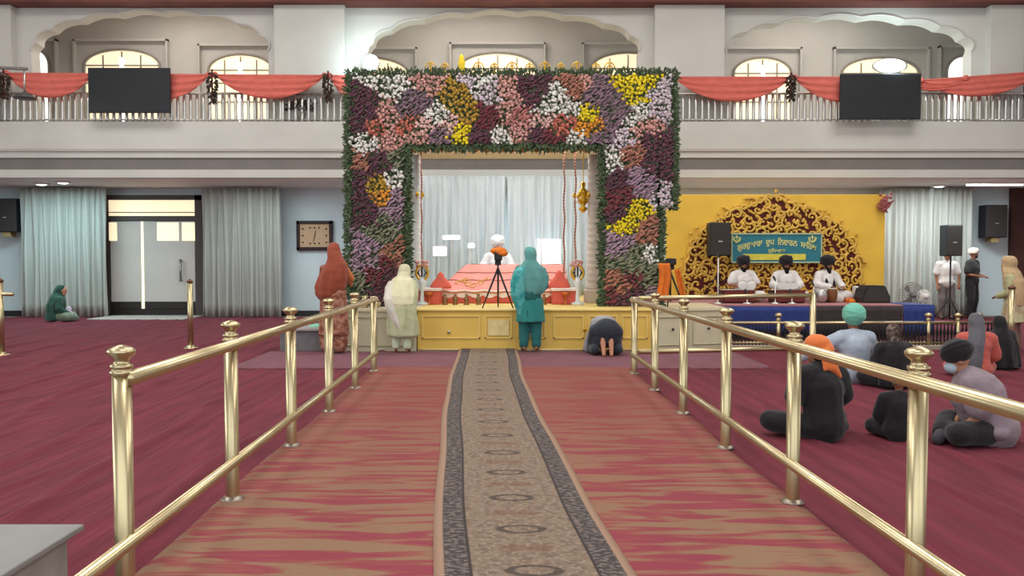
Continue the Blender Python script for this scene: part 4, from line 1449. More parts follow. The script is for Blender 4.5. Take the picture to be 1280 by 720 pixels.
# signboard with the shrine's name
SD = PD - 0.18
a, b = loc(914.5, 328, SD), loc(1027, 292.5, SD)
sg = thing('signboard', 'teal signboard with curved yellow lettering above the singers', 'sign', ((a.x + b.x) / 2, SD, a.z))
MB().box(a.x, b.x, SD, SD + 0.03, a.z, b.z).build('board', mat('teal_board', '2f7886', 0.6, var=0.05), sg)
fr = MB()
for q in (((a.x, a.z), (b.x, a.z)), ((b.x, a.z), (b.x, b.z)), ((b.x, b.z), (a.x, b.z)), ((a.x, b.z), (a.x, a.z))):
    fr.tube([(q[0][0], SD - 0.005, q[0][1]), (q[1][0], SD - 0.005, q[1][1])], 0.018, 6)
fr.build('border', mat('pale_border', 'a9bda0', 0.6), sg)
MB().box(X(928.5, SD), X(1007, SD), SD - 0.012, SD, Z(325, SD), Z(317.5, SD)).build('yellow_strip', mat('strip_yellow', 'd8cf50', 0.6), sg)
M_let = mat('lettering', 'dbd98a', 0.6)
def text_mesh(s, size, cx, cz, arc=0.0, y=SD - 0.006, m=None, name='lettering', width=None, gap=0.05):
    c = bpy.data.curves.new('t', 'FONT')
    c.body = s
    c.size = size
    c.extrude = 0.004
    c.offset = size * 0.02
    c.align_x = 'CENTER'
    o = bpy.data.objects.new('t', c)
    me = bpy.data.meshes.new_from_object(o)
    mb = MB()
    vs = [v.co.copy() for v in me.vertices]
    bpy.data.objects.remove(o)
    if not vs:
        return None
    wx = max(v.x for v in vs) - min(v.x for v in vs)
    mc = (max(v.x for v in vs) + min(v.x for v in vs)) / 2
    k = (width / wx) if width else 1
    out = []
    for v in vs:
        x = (v.x - mc) * k
        u = x / (wx * k / 2)
        out.append((cx + x, y - v.z, cz + v.y - arc * u * u))
    order = sorted(range(len(out)), key=lambda i: out[i][0])
    word = {}
    w = 0
    for q, i in enumerate(order):
        if q and out[i][0] - out[order[q - 1]][0] > gap:
            w += 1
        word[i] = w
    for ww in range(w + 1):
        mb = MB()
        idx = {}
        fs = []
        for p in me.polygons:
            if word[p.vertices[0]] == ww:
                fs.append(tuple(idx.setdefault(i, len(idx)) for i in p.vertices))
        mb.add([out[i] for i in idx], fs)
        mb.build(name, m or M_let, sg)
try:
    W_ = b.x - a.x
    mxs = (a.x + b.x) / 2
    text_mesh('\u0a17\u0a41\u0a30\u0a26\u0a41\u0a06\u0a30\u0a3e  \u0a26\u0a41\u0a16  \u0a3f\u0a28\u0a35\u0a3e\u0a30\u0a28  \u0a38\u0a3e\u0a3f\u0a39\u0a2c', 0.17, mxs, Z(306, SD), arc=0.13, width=W_ * 0.88)
    text_mesh('\u0a32\u0a41\u0a3f\u0a27\u0a06\u0a23\u0a3e', 0.10, mxs, Z(315.5, SD), width=W_ * 0.19)
    print('TEXT OK')
except Exception as e:
    print('TEXT FAIL', e)
for px in (921, 1015.5):
    p = loc(px, 299, SD - 0.01)
    em = MB().tube([(p.x + 0.05 * math.cos(k * PI / 8), p.y, p.z + 0.05 * math.sin(k * PI / 8)) for k in range(17)], 0.009, 5, cap=False)
    em.tube([(p.x, p.y, p.z - 0.09), (p.x, p.y, p.z + 0.08)], [0.006, 0.014], 5)
    for s in (-1, 1):
        em.tube([(p.x - s * 0.03, p.y, p.z - 0.085), (p.x + s * 0.06, p.y, p.z - 0.04), (p.x + s * 0.08, p.y, p.z + 0.02), (p.x + s * 0.06, p.y, p.z + 0.06)], [0.006, 0.013, 0.013, 0.004], 5)
    em.build('emblem', M_let, sg, True)
ml = MB()
for s in (-0.35, 0.35):
    ml.box(mxs + s * W_ - 0.02, mxs + s * W_ + 0.02, SD + 0.03, PD - 0.02, b.z - 0.2, b.z - 0.1)
ml.build('bracket', M_black, sg)

bn = loc(1106, 254, PD - 0.1)
mb = MB()
for k in range(60):
    flower(mb, bn + Vector((rnd.gauss(0, .06), rnd.uniform(-.08, .05), rnd.gauss(0, .08))), 0.04, 'pink' if k % 3 else 'plum')
o = mb.build('flower_bunch', mat('bunch_red', 'a05a5c', 0.85, var=0.35, scale=20))
tag(o, 'red and pink flower bunch at the top right corner of the golden backdrop', 'flowers')

# ------------------------------------------------------------------ singers' platform
KD = 15.0
kx0, kx1 = X(848, KD), X(1128, KD)
ZK = Z(381, KD)
pf = thing('platform', 'singers platform covered with a pink carpet and a blue front cloth', 'platform', ((kx0 + kx1) / 2, KD, 0))
MB().bev(kx0, kx1, KD + 0.03, PD - 0.08, 0, ZK - 0.03, 0.01).build('body', mat('platform_body', '37302f', 0.8), pf)
MB().bev(kx0 - 0.02, kx1 + 0.02, KD - 0.02, PD - 0.08, ZK - 0.03, ZK, 0.008).build('top_carpet', mat('pink_carpet', 'a87676', 0.9, var=0.1), pf)
def drape(xa, xb, z1, z0, m, lab, name='front_cloth'):
    def fn(u, v):
        return (xa + (xb - xa) * u, KD - 0.03 - 0.012 * math.sin(u * (xb - xa) * 24) * v, z1 + (z0 - z1) * v)
    o = MB().grid(fn, int((xb - xa) * 30), 5, thick=(0, 0.01, 0)).build(name, m, pf, True)
    o['label'] = lab
M_blue = mat('blue_cloth', '2a3a78', 0.7, var=0.12)
drape(kx0, X(1012, KD), ZK - 0.03, 0.12, M_blue, 'royal blue front cloth')
drape(X(1014, KD), kx1, ZK - 0.02, 0.10, mat('dark_drape', '3a3434', 0.8), 'dark grey front cloth')
bt = thing('table', 'table under a royal blue cloth at the right end of the singers platform', 'table', (X(1149, KD), KD, 0))
xa, xb = X(1130, KD), X(1169, KD)
MB().grid(lambda u, v: (xa + (xb - xa) * u, KD - 0.02 - 0.02 * math.sin(u * 25) * v, ZK - 0.02 + (0.1 - ZK) * v), 30, 5, thick=(0, 0.02, 0)).bev(xa, xb, KD, KD + 0.9, ZK - 0.04, ZK, 0.01).build('tablecloth', M_blue, bt, True)
for x in (xa + .05, xb - .05):
    for y in (KD + .05, KD + .85):
        MB().cyl((x, y, 0), (x, y, ZK - 0.04), 0.02).build('leg', M_steel, bt)

# low fence in front of the singers
LD = 13.35
lf = thing('low_fence', 'low black baluster fence with gold rail and mushroom knobs at the singers platform', 'fence', (X(1050, LD), LD, 0))
lx0, lx1 = X(912, LD), X(1248, LD)
zr = Z(403.5, LD)
for zz, nm in ((zr, 'top_rail'), (0.12, 'bottom_rail')):
    MB().tube([(lx0, LD, zz), (lx1, LD, zz)], 0.025, 10).build(nm, M_brass, lf, True)
MB().bev(lx0, lx1, LD - 0.1, LD + 0.12, 0, 0.08, 0.01).build('kerb', mat('kerb', '9d8f80', 0.7), lf)
M_bal = mat('black_iron', '1c1b1d', 0.5)
first = None
nb = 74
for k in range(nb):
    x = lx0 + (lx1 - lx0) * (k + .5) / nb
    if not first:
        first = MB().lathe((x, LD, 0.08), [(0.016, 0), (0.024, 0.05), (0.012, 0.1), (0.026, 0.2), (0.012, 0.3), (0.016, zr - 0.09)], 8).build('baluster', M_bal, lf, True)
        fx = x
    else:
        c = first.copy(); COL.objects.link(c); c.parent = lf; c.location = (x - fx, 0, 0)
for px in (974, 1162, 1199, 1226, 1175):
    x = X(px, LD)
    dd_ = LD if px != 1175 else LD + 0.6
    x = X(px, dd_)
    if px == 1175:
        continue
    pp = MB().cyl((x, LD, 0.08), (x, LD, zr + 0.04), 0.035).build('post', M_brass, lf, True)
    MB().lathe((x, LD, zr + 0.04), [(0.03, 0), (0.045, 0.01), (0.03, 0.03), (0.025, 0.05), (0.055, 0.07), (0.065, 0.09), (0.04, 0.12), (0.0, 0.13)], 16).build('knob', M_brass, pp, True)
# floor behind the fence, dark
# speakers
M_grille = mat('speaker_grille', '3b3735', 0.8, var=0.3, scale=120)
def speaker_box(x, d, z0, w, h, dep, lab, tilt=0.0):
    t = thing('loudspeaker', lab, 'loudspeaker', (x, d, z0), group='black loudspeakers')
    MB().bev(-w / 2, w / 2, 0, dep, 0, h, 0.02).build('cabinet', M_black, t, local=True)
    MB().bev(-w / 2 + .02, w / 2 - .02, -0.012, 0.004, 0.02, h - 0.02, 0.008).build('grille', M_grille, t, local=True)
    MB().box(-0.045, 0.045, -0.018, -0.01, h * 0.42, h * 0.45).build('badge', M_steel, t, local=True)
    t.rotation_euler = (tilt, 0, 0)
    return t
def speaker_stand(x, d, z0, zt, lab):
    t = thing('speaker_stand', lab, 'stand', (x, d, z0), group='tripod speaker stands')
    MB().tube([(0, 0, 0.06), (0, 0, zt - z0)], 0.02, 10).build('pole', M_black, t, True, local=True)
    MB().cyl((0, 0, 0.5), (0, 0, 0.58), 0.035).build('collar', M_black, t, True, local=True)
    for a in (0.3, 2.4, 4.5):
        MB().tube([(0, 0, 0.55), (0.38 * math.cos(a), 0.38 * math.sin(a), 0.015)], 0.014, 8).build('leg', M_black, t, True, local=True)
def px_speaker(p0, p1, y0, y1, d, dep, lab, floor=None, slab=None):
    a, b = loc(p0, y1, d), loc(p1, y0, d)
    speaker_box((a.x + b.x) / 2, d, a.z, b.x - a.x, b.z - a.z, dep, lab)
    if slab:
        speaker_stand((a.x + b.x) / 2, d + dep / 2, floor, a.z, slab)
px_speaker(887, 914, 278, 320, 16.9, 0.3, 'large dark loudspeaker on a pole left of the teal signboard', ZK, 'tripod stand carrying the loudspeaker beside the teal signboard')
px_speaker(1183, 1204, 281, 320, 19.5, 0.34, 'dark loudspeaker on a tripod in front of the right curtain', 0.0, 'tall tripod stand in front of the man in the white shirt')
for (p0, p1, y0, y1, lab) in ((-8, 20, 248, 290, 'black loudspeaker on the wall at the left edge'), (1232, 1260, 256, 297, 'black loudspeaker on the wall at the far right beside the brown pier')):
    d = 21.0
    px_speaker(p0, p1, y0, y1, d, 0.35, lab)
    a, b = loc(p0, y1, d), loc(p1, y0, d)
    t = [o for o in COL.objects if o.get('label') == lab][0]
    MB().box(-0.08, 0.08, 0.35, DB - d - 0.01, 0.1, 0.25).box(-0.1, 0.1, 0.05, 0.3, -0.12, 0.0).build('bracket', mat('bracket_beige', 'a08a60', 0.6), t, local=True)
# monitor wedge on the platform
md = 15.6
a, b = loc(1078, 383, md), loc(1113, 357, md)
o = thing('stage_monitor', 'dark rounded stage monitor on the right end of the platform', 'loudspeaker', ((a.x + b.x) / 2, md, ZK))
w = (b.x - a.x) / 2
h = b.z - ZK
MB().prism([(-w, 0), (w, 0), (w * 1.0, h * .35), (w * .65, h * .95), (w * .5, h), (-w * .6, h), (-w * .85, h * .8), (-w * 1.0, h * .3)], 0, 0.4).build('cabinet', M_black, o, local=True)
MB().prism([(-w * .9, .03), (w * .9, .03), (w * .9, h * .35), (w * .6, h * .9), (-w * .6, h * .93), (-w * .88, h * .35)], -0.015, 0.0).build('grille', M_grille, o, local=True)
# fans
def fan(px, pyc, r, d, lab, zbase, m):
    p = loc(px, pyc, d)
    t = thing('pedestal_fan', lab, 'fan', (p.x, d, zbase), group='pedestal fans')
    hz = p.z - zbase
    MB().lathe((0, 0, 0), [(0.16, 0), (0.16, 0.02), (0.03, 0.05), (0.018, 0.1), (0.018, hz - r * 0.2)], 20).build('stand', m, t, True, local=True)
    g = MB()
    for k in range(6):
        rr = r * (k + 1) / 6
        y = -0.09 * math.sqrt(max(0, 1 - (rr / r) ** 2))
        g.tube([(rr * math.cos(a * PI / 16), y - 0.02, hz + rr * math.sin(a * PI / 16)) for a in range(33)], 0.006, 4, cap=False)
    for k in range(24):
        a = k * PI / 12
        g.tube([(r * s * math.cos(a), -0.02 - 0.09 * math.sqrt(1 - s * s), hz + r * s * math.sin(a)) for s in (0, .4, .8, 1)], 0.004, 4)
    g.build('guard', m, t, local=True)
    bl = MB()
    for k in range(3):
        a = k * 2.094
        c, s = math.cos(a), math.sin(a)
        bl.add([(0.03 * c, 0.0, hz + 0.03 * s), (r * .8 * math.cos(a - .35), 0.03, hz + r * .8 * math.sin(a - .35)), (r * .88 * c, 0.0, hz + r * .88 * s), (r * .8 * math.cos(a + .35), -0.02, hz + r * .8 * math.sin(a + .35)),
                (0.03 * c, 0.01, hz + 0.03 * s), (r * .8 * math.cos(a - .35), 0.04, hz + r * .8 * math.sin(a - .35)), (r * .88 * c, 0.01, hz + r * .88 * s), (r * .8 * math.cos(a + .35), -0.01, hz + r * .8 * math.sin(a + .35))],
               [(0, 1, 2, 3), (7, 6, 5, 4), (0, 4, 5, 1), (1, 5, 6, 2), (2, 6, 7, 3), (3, 7, 4, 0)])
    bl.build('blades', m, t, local=True)
    MB().lathe((0, 0.0, hz), [(0.05, -0.02), (0.06, 0.02), (0.05, 0.14), (0.02, 0.17)], 16, 'Y').build('motor', m, t, True, local=True)
fan(1139, 369, 0.26, 16.4, 'grey pedestal fan at the right end of the singers platform', 0.0, mat('fan_grey', '77736f', 0.5))
fan(1154, 370, 0.13, 16.0, 'small white round fan right of the grey fan', 0.0, M_white)
# ceiling-hung lamp on the left
a = loc(31, 120, 17.3)
hl = thing('hanging_lamp', 'dark dish lamp hanging from a wall arm at the far left of the gallery', 'lamp', a)
MB().lathe(a, [(0.22, -0.06), (0.22, -0.03), (0.14, 0.02), (0.04, 0.06), (0.03, 0.1)], 24).build('shade', mat('lamp_dark', '4c4a4a', 0.5), hl, True)
top = loc(31, 86, 17.3)
MB().tube([a + Vector((0, 0, 0.08)), (a.x, a.y, top.z)], 0.02, 8).build('rod', M_steel, hl, True)
MB().tube([(a.x + 0.06, a.y, top.z), loc(-20, 84, 17.3), (loc(-20, 84, 17.3).x, DP, top.z)], 0.035, 8).build('arm', M_band, hl, True)
# ------------------------------------------------------------------ people
V = Vector
def skin(name, c):
    return mat(name, c, 0.6, var=0.06, scale=12, spec=0.35)
SK = skin('skin', '8a5a42')
SK2 = skin('skin_light', 'b07d63')
def cloth_mat(name, c, var=0.1, bump=0.5):
    return mat(name, c, 0.9, var=var, scale=5, bump=bump, bscale=7, stretch=(1.6, 1.6, 0.6), sheen=0.15)
def stand(H=1.65, lean=0.0, arms='down', headtilt=0.0):
    s = H / 1.75
    J = dict(pelvis=V((0, 0, .95)), waist=V((0, 0, 1.10)), chest=V((0, .0, 1.30)), neck=V((0, .0, 1.48)), head=V((0, .03, 1.64)))
    for sd, k in (('L', -1), ('R', 1)):
        J['hip' + sd] = V((k * .09, 0, .92)); J['knee' + sd] = V((k * .10, .03, .50)); J['ankle' + sd] = V((k * .11, -.02, .09)); J['toe' + sd] = V((k * .13, .15, .035))
        J['sh' + sd] = V((k * .18, 0, 1.41))
        if arms == 'down':
            J['el' + sd] = V((k * .24, -.02, 1.12)); J['wr' + sd] = V((k * .22, .08, .88))
        elif arms == 'front':
            J['el' + sd] = V((k * .25, .05, 1.14)); J['wr' + sd] = V((k * .05, .27, 1.20))
        elif arms == 'waist':
            J['el' + sd] = V((k * .25, .0, 1.13)); J['wr' + sd] = V((k * .07, .26, 1.08))
        elif arms == 'up':
            J['el' + sd] = V((k * .24, .10, 1.17)); J['wr' + sd] = V((k * .06, .2, 1.4))
    if lean:
        M = Matrix.Rotation(-lean, 3, 'X'); c = J['pelvis']
        for k in J:
            if k[:3] in ('wai', 'che', 'nec', 'hea') or k[:2] in ('sh', 'el', 'wr'):
                J[k] = c + M @ (J[k] - c)
    J['hf'] = (M @ V((0, 1, 0)) if lean else V((0, 1, 0)))
    J = {k: (v * s if k != 'hf' else v) for k, v in J.items()}
    J['s'] = s
    return J
def sit(H=0.88, lean=0.12, arms='lap', kn=.33):
    s = H / 0.90
    J = dict(pelvis=V((0, 0, .13)), waist=V((0, .0, .27)), chest=V((0, .0, .46)), neck=V((0, .0, .63)), head=V((0, .02, .78)))
    for sd, k in (('L', -1), ('R', 1)):
        J['hip' + sd] = V((k * .10, .02, .12)); J['knee' + sd] = V((k * (kn if arms != 'play' else .30), .30, .13)); J['ankle' + sd] = V((-k * .10, .36 + .05 * k, .07)); J['toe' + sd] = V((-k * .22, .40 + .05 * k, .05))
        J['sh' + sd] = V((k * .18, 0, .56))
        if arms == 'lap':
            J['el' + sd] = V((k * .26, .06, .33)); J['wr' + sd] = V((k * .13, .28, .22))
        elif arms == 'play':
            J['el' + sd] = V((k * .29, .08, .36)); J['wr' + sd] = V((k * .15, .34, .34))
        elif arms == 'reach':
            J['el' + sd] = V((-.42, .14, .42)) if k < 0 else V((.25, .08, .34)); J['wr' + sd] = V((-.60, .28, .30)) if k < 0 else V((.14, .3, .24))
    M = Matrix.Rotation(-lean, 3, 'X'); c = J['pelvis']
    for k in list(J):
        if k[:3] in ('wai', 'che', 'nec', 'hea') or k[:2] in ('sh', 'el', 'wr'):
            J[k] = c + M @ (J[k] - c)
    J = {k: v * s for k, v in J.items()}
    J['hf'] = M @ V((0, 1, 0))
    J['s'] = s
    return J
def bow():
    J = dict(pelvis=V((0, -.12, .40)), waist=V((0, .0, .42)), chest=V((0, .14, .36)), neck=V((0, .26, .22)), head=V((0, .33, .12)))
    for sd, k in (('L', -1), ('R', 1)):
        J['hip' + sd] = V((k * .11, -.12, .36)); J['knee' + sd] = V((k * .13, .16, .09)); J['ankle' + sd] = V((k * .062, -.27, .21)); J['toe' + sd] = V((k * .058, -.36, .03))
        J['sh' + sd] = V((k * .17, .21, .27)); J['el' + sd] = V((k * .25, .25, .07)); J['wr' + sd] = V((k * .17, .34, .04))
    J['hf'] = V((0, .3, -.95)).normalized()
    J['s'] = 1.0
    return J
def body_mb(J, hands=True):
    s = J['s']
    m = MB()
    def c(a, b, r0, r1):
        m.cap(J[a] if isinstance(a, str) else a, J[b] if isinstance(b, str) else b, r0 * s, r1 * s)
    m.ell(J['pelvis'], (.155 * s, .11 * s, .11 * s))
    m.cap(J['pelvis'], J['waist'], .12 * s, .105 * s)
    c('waist', 'chest', .11, .13)
    m.ell(J['chest'], (.16 * s, .11 * s, .13 * s))
    up = J['chest'] + (J['neck'] - J['chest']) * .75
    c('chest', up, .13, .08)
    c(up, 'neck', .07, .055)
    for sd in 'LR':
        c(up, 'sh' + sd, .065, .055)
        c('sh' + sd, 'el' + sd, .052, .04); c('el' + sd, 'wr' + sd, .04, .027)
        c('hip' + sd, 'knee' + sd, .09, .06); c('knee' + sd, 'ankle' + sd, .057, .038)
        c('ankle' + sd, 'toe' + sd, .042, .03)
        a, t = J['ankle' + sd], J['toe' + sd]
        hl = a - (t - a).normalized() * .05 * s
        m.ell((hl.x, hl.y, max(.035 * s, hl.z - .03 * s)) if a.z < .2 else hl, .034 * s)
        if hands:
            w = J['wr' + sd]; e = J['el' + sd]
            d = (w - e).normalized()
            side = d.cross(V((0, 0, 1)))
            side = side.normalized() if side.length > .1 else V((1, 0, 0))
            nrm = side.cross(d).normalized()
            R = Matrix((side, d, nrm)).transposed()
            m.ell(w + d * .045 * s, (.038 * s, .05 * s, .017 * s), R)
            k = 1 if sd == 'R' else -1
            for j in range(4):
                off = (j - 1.5) * .019 * s
                L = (.062, .072, .068, .052)[j] * s
                p = w + d * .08 * s + side * off
                q = p + d * L * .55 - nrm * .008 * s
                r = q + d * L * .4 - nrm * .02 * s
                m.tube([p - d * .02, p, q, r], [.009 * s, .0095 * s, .0085 * s, .0065 * s], 8)
            ins = side * (-k) if J['wr' + sd].x * k > 0 else side * k
            p = w + d * .02 * s + ins * .03 * s
            m.tube([p, p + d * .03 * s + ins * .02 * s, p + d * .055 * s + ins * .018 * s], [.012 * s, .011 * s, .008 * s], 8)
    # head with face
    h, f = J['head'], J['hf']
    u = V((0, -f.z, f.y)).normalized() if abs(f.x) < .01 else V((0, 0, 1))
    x = f.cross(u).normalized()
    R = Matrix((x, f, u)).transposed()
    m.cap(J['neck'] - u * .04 * s, h - u * .05 * s, .052 * s, .05 * s)
    m.ell(h + u * .02 * s, (.076 * s, .096 * s, .10 * s), R)
    m.ell(h + f * .03 * s - u * .05 * s, (.058 * s, .062 * s, .065 * s), R)
    m.ell(h + f * .075 * s - u * .095 * s, (.026 * s, .02 * s, .02 * s), R)
    m.tube([h + f * .088 * s + u * .018 * s, h + f * .108 * s - u * .022 * s, h + f * .085 * s - u * .032 * s], [.008 * s, .015 * s, .012 * s], 8)
    m.ell(h + f * .087 * s - u * .056 * s, (.026 * s, .013 * s, .009 * s), R)
    m.ell(h + f * .082 * s + u * .034 * s, (.05 * s, .014 * s, .01 * s), R)
    for k in (-1, 1):
        m.ell(h + x * k * .078 * s, (.012 * s, .022 * s, .032 * s), R)
    return m, R, x, u
def remesh(o, vs, smooth=3, disp=0.0):
    r = o.modifiers.new('Remesh', 'REMESH'); r.mode = 'VOXEL'; r.voxel_size = vs; r.use_smooth_shade = True
    if smooth:
        k = o.modifiers.new('Smooth', 'SMOOTH'); k.iterations = smooth; k.factor = 0.5
    if disp:
        t = bpy.data.textures.get('folds') or bpy.data.textures.new('folds', 'CLOUDS')
        t.noise_scale = 0.16
        d = o.modifiers.new('Displace', 'DISPLACE'); d.texture = t; d.strength = disp; d.mid_level = 0.5; d.texture_coords = 'GLOBAL'
    return o
class P:
    def __init__(self, label, at, J, rz=0.0, sk=None, vox=0.011, group=None, face=False, hands=True):
        self.t = thing('person', label, 'person', at, rz, group)
        self.J = J; self.s = J['s']; self.vox = vox
        m, self.R, self.x, self.u = body_mb(J, hands)
        self.b = m.build('body', sk or SK, self.t, True, local=True)
        remesh(self.b, min(vox, .009), 2)
        if face:
            s, h, f = self.s, J['head'], J['hf']
            e = MB()
            for k in (-1, 1):
                e.ell(h + self.x * k * .031 * s + f * .088 * s + self.u * .012 * s, (.013 * s, .006 * s, .007 * s), self.R, 10, 6)
            e.build('eyes', mat('eye_dark', '1a1412', 0.3), self.b, True, local=True)
            e = MB()
            for k in (-1, 1):
                e.ell(h + self.x * k * .032 * s + f * .092 * s + self.u * .036 * s, (.02 * s, .006 * s, .005 * s), self.R, 10, 6)
            e.build('eyebrows', mat('hair_black', '17130f', 0.8), self.b, True, local=True)
    def g(self, name, m, mat_, disp=0.028, vs=None, sm=26):
        o = m.build(name, mat_, self.t, True, local=True)
        remesh(o, vs or self.vox, sm, disp)
        return o
    def shirt(self, mat_, long=False, hem=None, off=.018, name='shirt', wide=1.0):
        J, s = self.J, self.s
        m = MB()
        k = wide
        m.ell(J['chest'], ((.16 * k + off) * s, (.11 + off) * s, (.14) * s))
        up = J['chest'] + (J['neck'] - J['chest']) * .72
        m.cap(J['waist'], J['chest'], (.11 * k + off) * s, (.128 * k + off) * s)
        m.cap(J['pelvis'] + (J['waist'] - J['pelvis']) * .1, J['waist'], (.128 * k + off) * s, (.112 * k + off) * s)
        m.cap(J['chest'], up, (.13 + off) * s, (.075 + off) * s)
        m.ell(J['pelvis'], ((.16 * k + off) * s, (.115 + off) * s, .10 * s))
        for sd in 'LR':
            a, e, w = J['sh' + sd], J['el' + sd], J['wr' + sd]
            m.cap(up, a, (.06 + off) * s, (.058 + off) * s)
            if long:
                m.cap(a, e, (.056 + off) * s, (.046 + off) * s); m.cap(e, e + (w - e) * .92, (.046 + off) * s, (.034 + off) * s)
            else:
                m.cap(a, a + (e - a) * .72, (.058 + off) * s, (.054 + off) * s)
        if hem is not None:
            p = J['pelvis']
            m.lathe((0, p.y, 0), [(.18 * s * k, hem), (.175 * s * k, hem + .1), (.15 * s, p.z - .02), (.12 * s, p.z + .12)], 28, sy=.78, rip=.05, nr=7)
        return self.g(name, m, mat_)
    def trousers(self, mat_, off=.02, loose=0.0, name='trousers', to=.9):
        J, s = self.J, self.s
        m = MB()
        m.ell(J['pelvis'] - V((0, 0, .01)), ((.155 + off) * s, (.11 + off) * s, (.10 + off) * s))
        for sd in 'LR':
            a, k, n = J['hip' + sd], J['knee' + sd], J['ankle' + sd]
            m.cap(a, k, (.095 + off) * s, (.064 + off + loose) * s)
            m.cap(k, k + (n - k) * to, (.064 + off + loose) * s, (.042 + off + loose) * s)
        return self.g(name, m, mat_)
    def skirt(self, mat_, top, hem, r0, r1, name='skirt', sy=.75, cy=0.0, rip=.06, nr=9, cx=0.0):
        m = MB()
        n = 8
        prof = [(r1 + (r0 - r1) * ((i / n) ** .8), hem + (top - hem) * i / n) for i in range(n + 1)]
        m.lathe((cx, cy, 0), prof, 40, sy=sy, rip=rip, nr=nr)
        return self.g(name, m, mat_, .015)
    def turban(self, mat_, size=1.0, tall=0.0, back=0.0, name='turban'):
        J, s = self.J, self.s
        h = J['head'] + self.u * (.075 + tall * .5) * s - J['hf'] * (.015 + back) * s
        m = MB()
        m.ell(h, (.128 * s * size, .138 * s * size, (.10 + tall) * s * size), self.R)
        for i, (a, dz, r) in enumerate(((.35, .01, 1.0), (-.35, .0, 1.0), (.15, -.03, .98), (-.18, .04, .9), (.5, .03, .93))):
            M = self.R @ Matrix.Rotation(a, 3, 'Y')
            m.ell(h + self.u * dz * s, (.134 * s * size * r, .143 * s * size * r, .04 * s * size), M)
        return self.g(name, m, mat_, .008, .009, 2)
    def beard(self, mat_, L=.1):
        J, s = self.J, self.s
        h, f = J['head'], J['hf']
        m = MB()
        m.ell(h - self.u * .085 * s + f * .045 * s, (.062 * s, .05 * s, .06 * s), self.R)
        m.ell(h - self.u * (.085 + L * .6) * s + f * .06 * s, (.045 * s, .035 * s, L * s), self.R)
        for k in (-1, 1):
            m.cap(h + self.x * k * .066 * s + self.u * .0, h + self.x * k * .04 * s - self.u * .08 * s + f * .05 * s, .018 * s, .03 * s)
        return self.g('beard', m, mat_, .01, .008, 2)
    def drape(self, name, mat_, rings, rip=.07, nr=8, disp=.02, seg=48, k=1.0):
        """hanging cloth lofted through (z, x, y, rx, ry) rings, folds deepen downwards"""
        m = MB()
        kk = k
        rings = [tuple(q * kk for q in r) for r in rings]
        vs, fs = [], []
        R_ = []
        for (a, b) in zip(rings, rings[1:]):
            for k in range(3):
                t = k / 3
                R_.append([a[i] + (b[i] - a[i]) * t for i in range(5)])
        R_.append(list(rings[-1]))
        n = len(R_)
        for j, (z, cx, cy, rx, ry) in enumerate(R_):
            dp = rip * min(1, j / (n * .6))
            for k in range(seg):
                a = 2 * PI * k / seg
                rr = 1 + dp * math.sin(nr * a + 1.5 * math.sin(z * 5)) + dp * .5 * math.sin(nr * 1.7 * a + z * 4)
                vs.append((cx + rx * rr * math.cos(a), cy + ry * rr * math.sin(a), z))
        for j in range(n - 1):
            for k in range(seg):
                k2 = (k + 1) % seg
                fs.append((j * seg + k, j * seg + k2, (j + 1) * seg + k2, (j + 1) * seg + k))
        fs.append(tuple(range(seg)))
        fs.append(tuple((n - 1) * seg + k for k in range(seg)))
        m.add(vs, fs)
        return self.g(name, m, mat_, disp, None, 8)
    def hair(self, mat_, bun=True, name='hair', vol=1.0):
        J, s = self.J, self.s
        h, f = J['head'], J['hf']
        m = MB()
        m.ell(h + self.u * .04 * s - f * .022 * s, (.088 * s * vol, .098 * s * vol, .095 * s * vol), self.R)
        m.ell(h - self.u * .02 * s - f * .045 * s, (.08 * s, .06 * s, .08 * s), self.R)
        return self.g(name, m, mat_, .006, .008, 2)
    def scarf(self, mat_, pts=(), name='headscarf', size=1.0, disp=.015):
        """cloth over the head; pts = list of (centre, radii) for the drape"""
        J, s = self.J, self.s
        h, f = J['head'], J['hf']
        m = MB()
        m.ell(h + self.u * .025 * s - f * .02 * s, (.10 * s * size, .11 * s * size, .118 * s * size), self.R)
        m.cap(h - f * .03 * s, J['neck'] - f * .03 * s, .085 * s * size, .095 * s * size)
        for a in pts:
            if len(a) == 4:
                m.cap(a[0], a[1], a[2], a[3])
            else:
                m.ell(a[0], a[1])
        return self.g(name, m, mat_, disp, self.vox)
def at(px, base_py, dz=0.0, d=None):
    d = d or 1500 / (base_py - 325)
    return V((X(px, d, base_py), d, dz))

# woman in teal
a = at(663, 0, 0.034, d=12.72)
J = stand(1.62, 0.03, 'front')
p = P('person in turquoise and teal with veiled head standing before the stage, hands joined', a, J)
p.trousers(cloth_mat('teal_dark', '1f5f5e'), loose=.025, name='trousers')
p.shirt(cloth_mat('teal_dark', '1f5f5e'), long=True, hem=.55, off=.03, name='tunic', wide=1.15)
m_t = two('turquoise_print', '2a8f90', '5fb0ac', scale=9, lo=.4, hi=.6, rough=.8, bump=.3)
p.skirt(cloth_mat('teal_mid', '2b7c78'), .86, .48, .2, .235, name='tunic_hem', sy=.7)
p.drape('veil', cloth_mat('teal_veil', '5a9490'), [(1.68, .0, .02, .025, .03), (1.672, .0, .02, .055, .065), (1.65, .0, .02, .08, .092), (1.61, .0, .01, .095, .11), (1.57, .005, .0, .098, .115), (1.47, .01, -.02, .085, .10), (1.40, .01, -.02, .14, .12), (1.34, .01, -.01, .225, .14), (1.2, .02, .0, .27, .17), (1.08, .02, .0, .26, .17), (.98, .03, -.01, .21, .15), (.92, .04, -.02, .15, .12)])
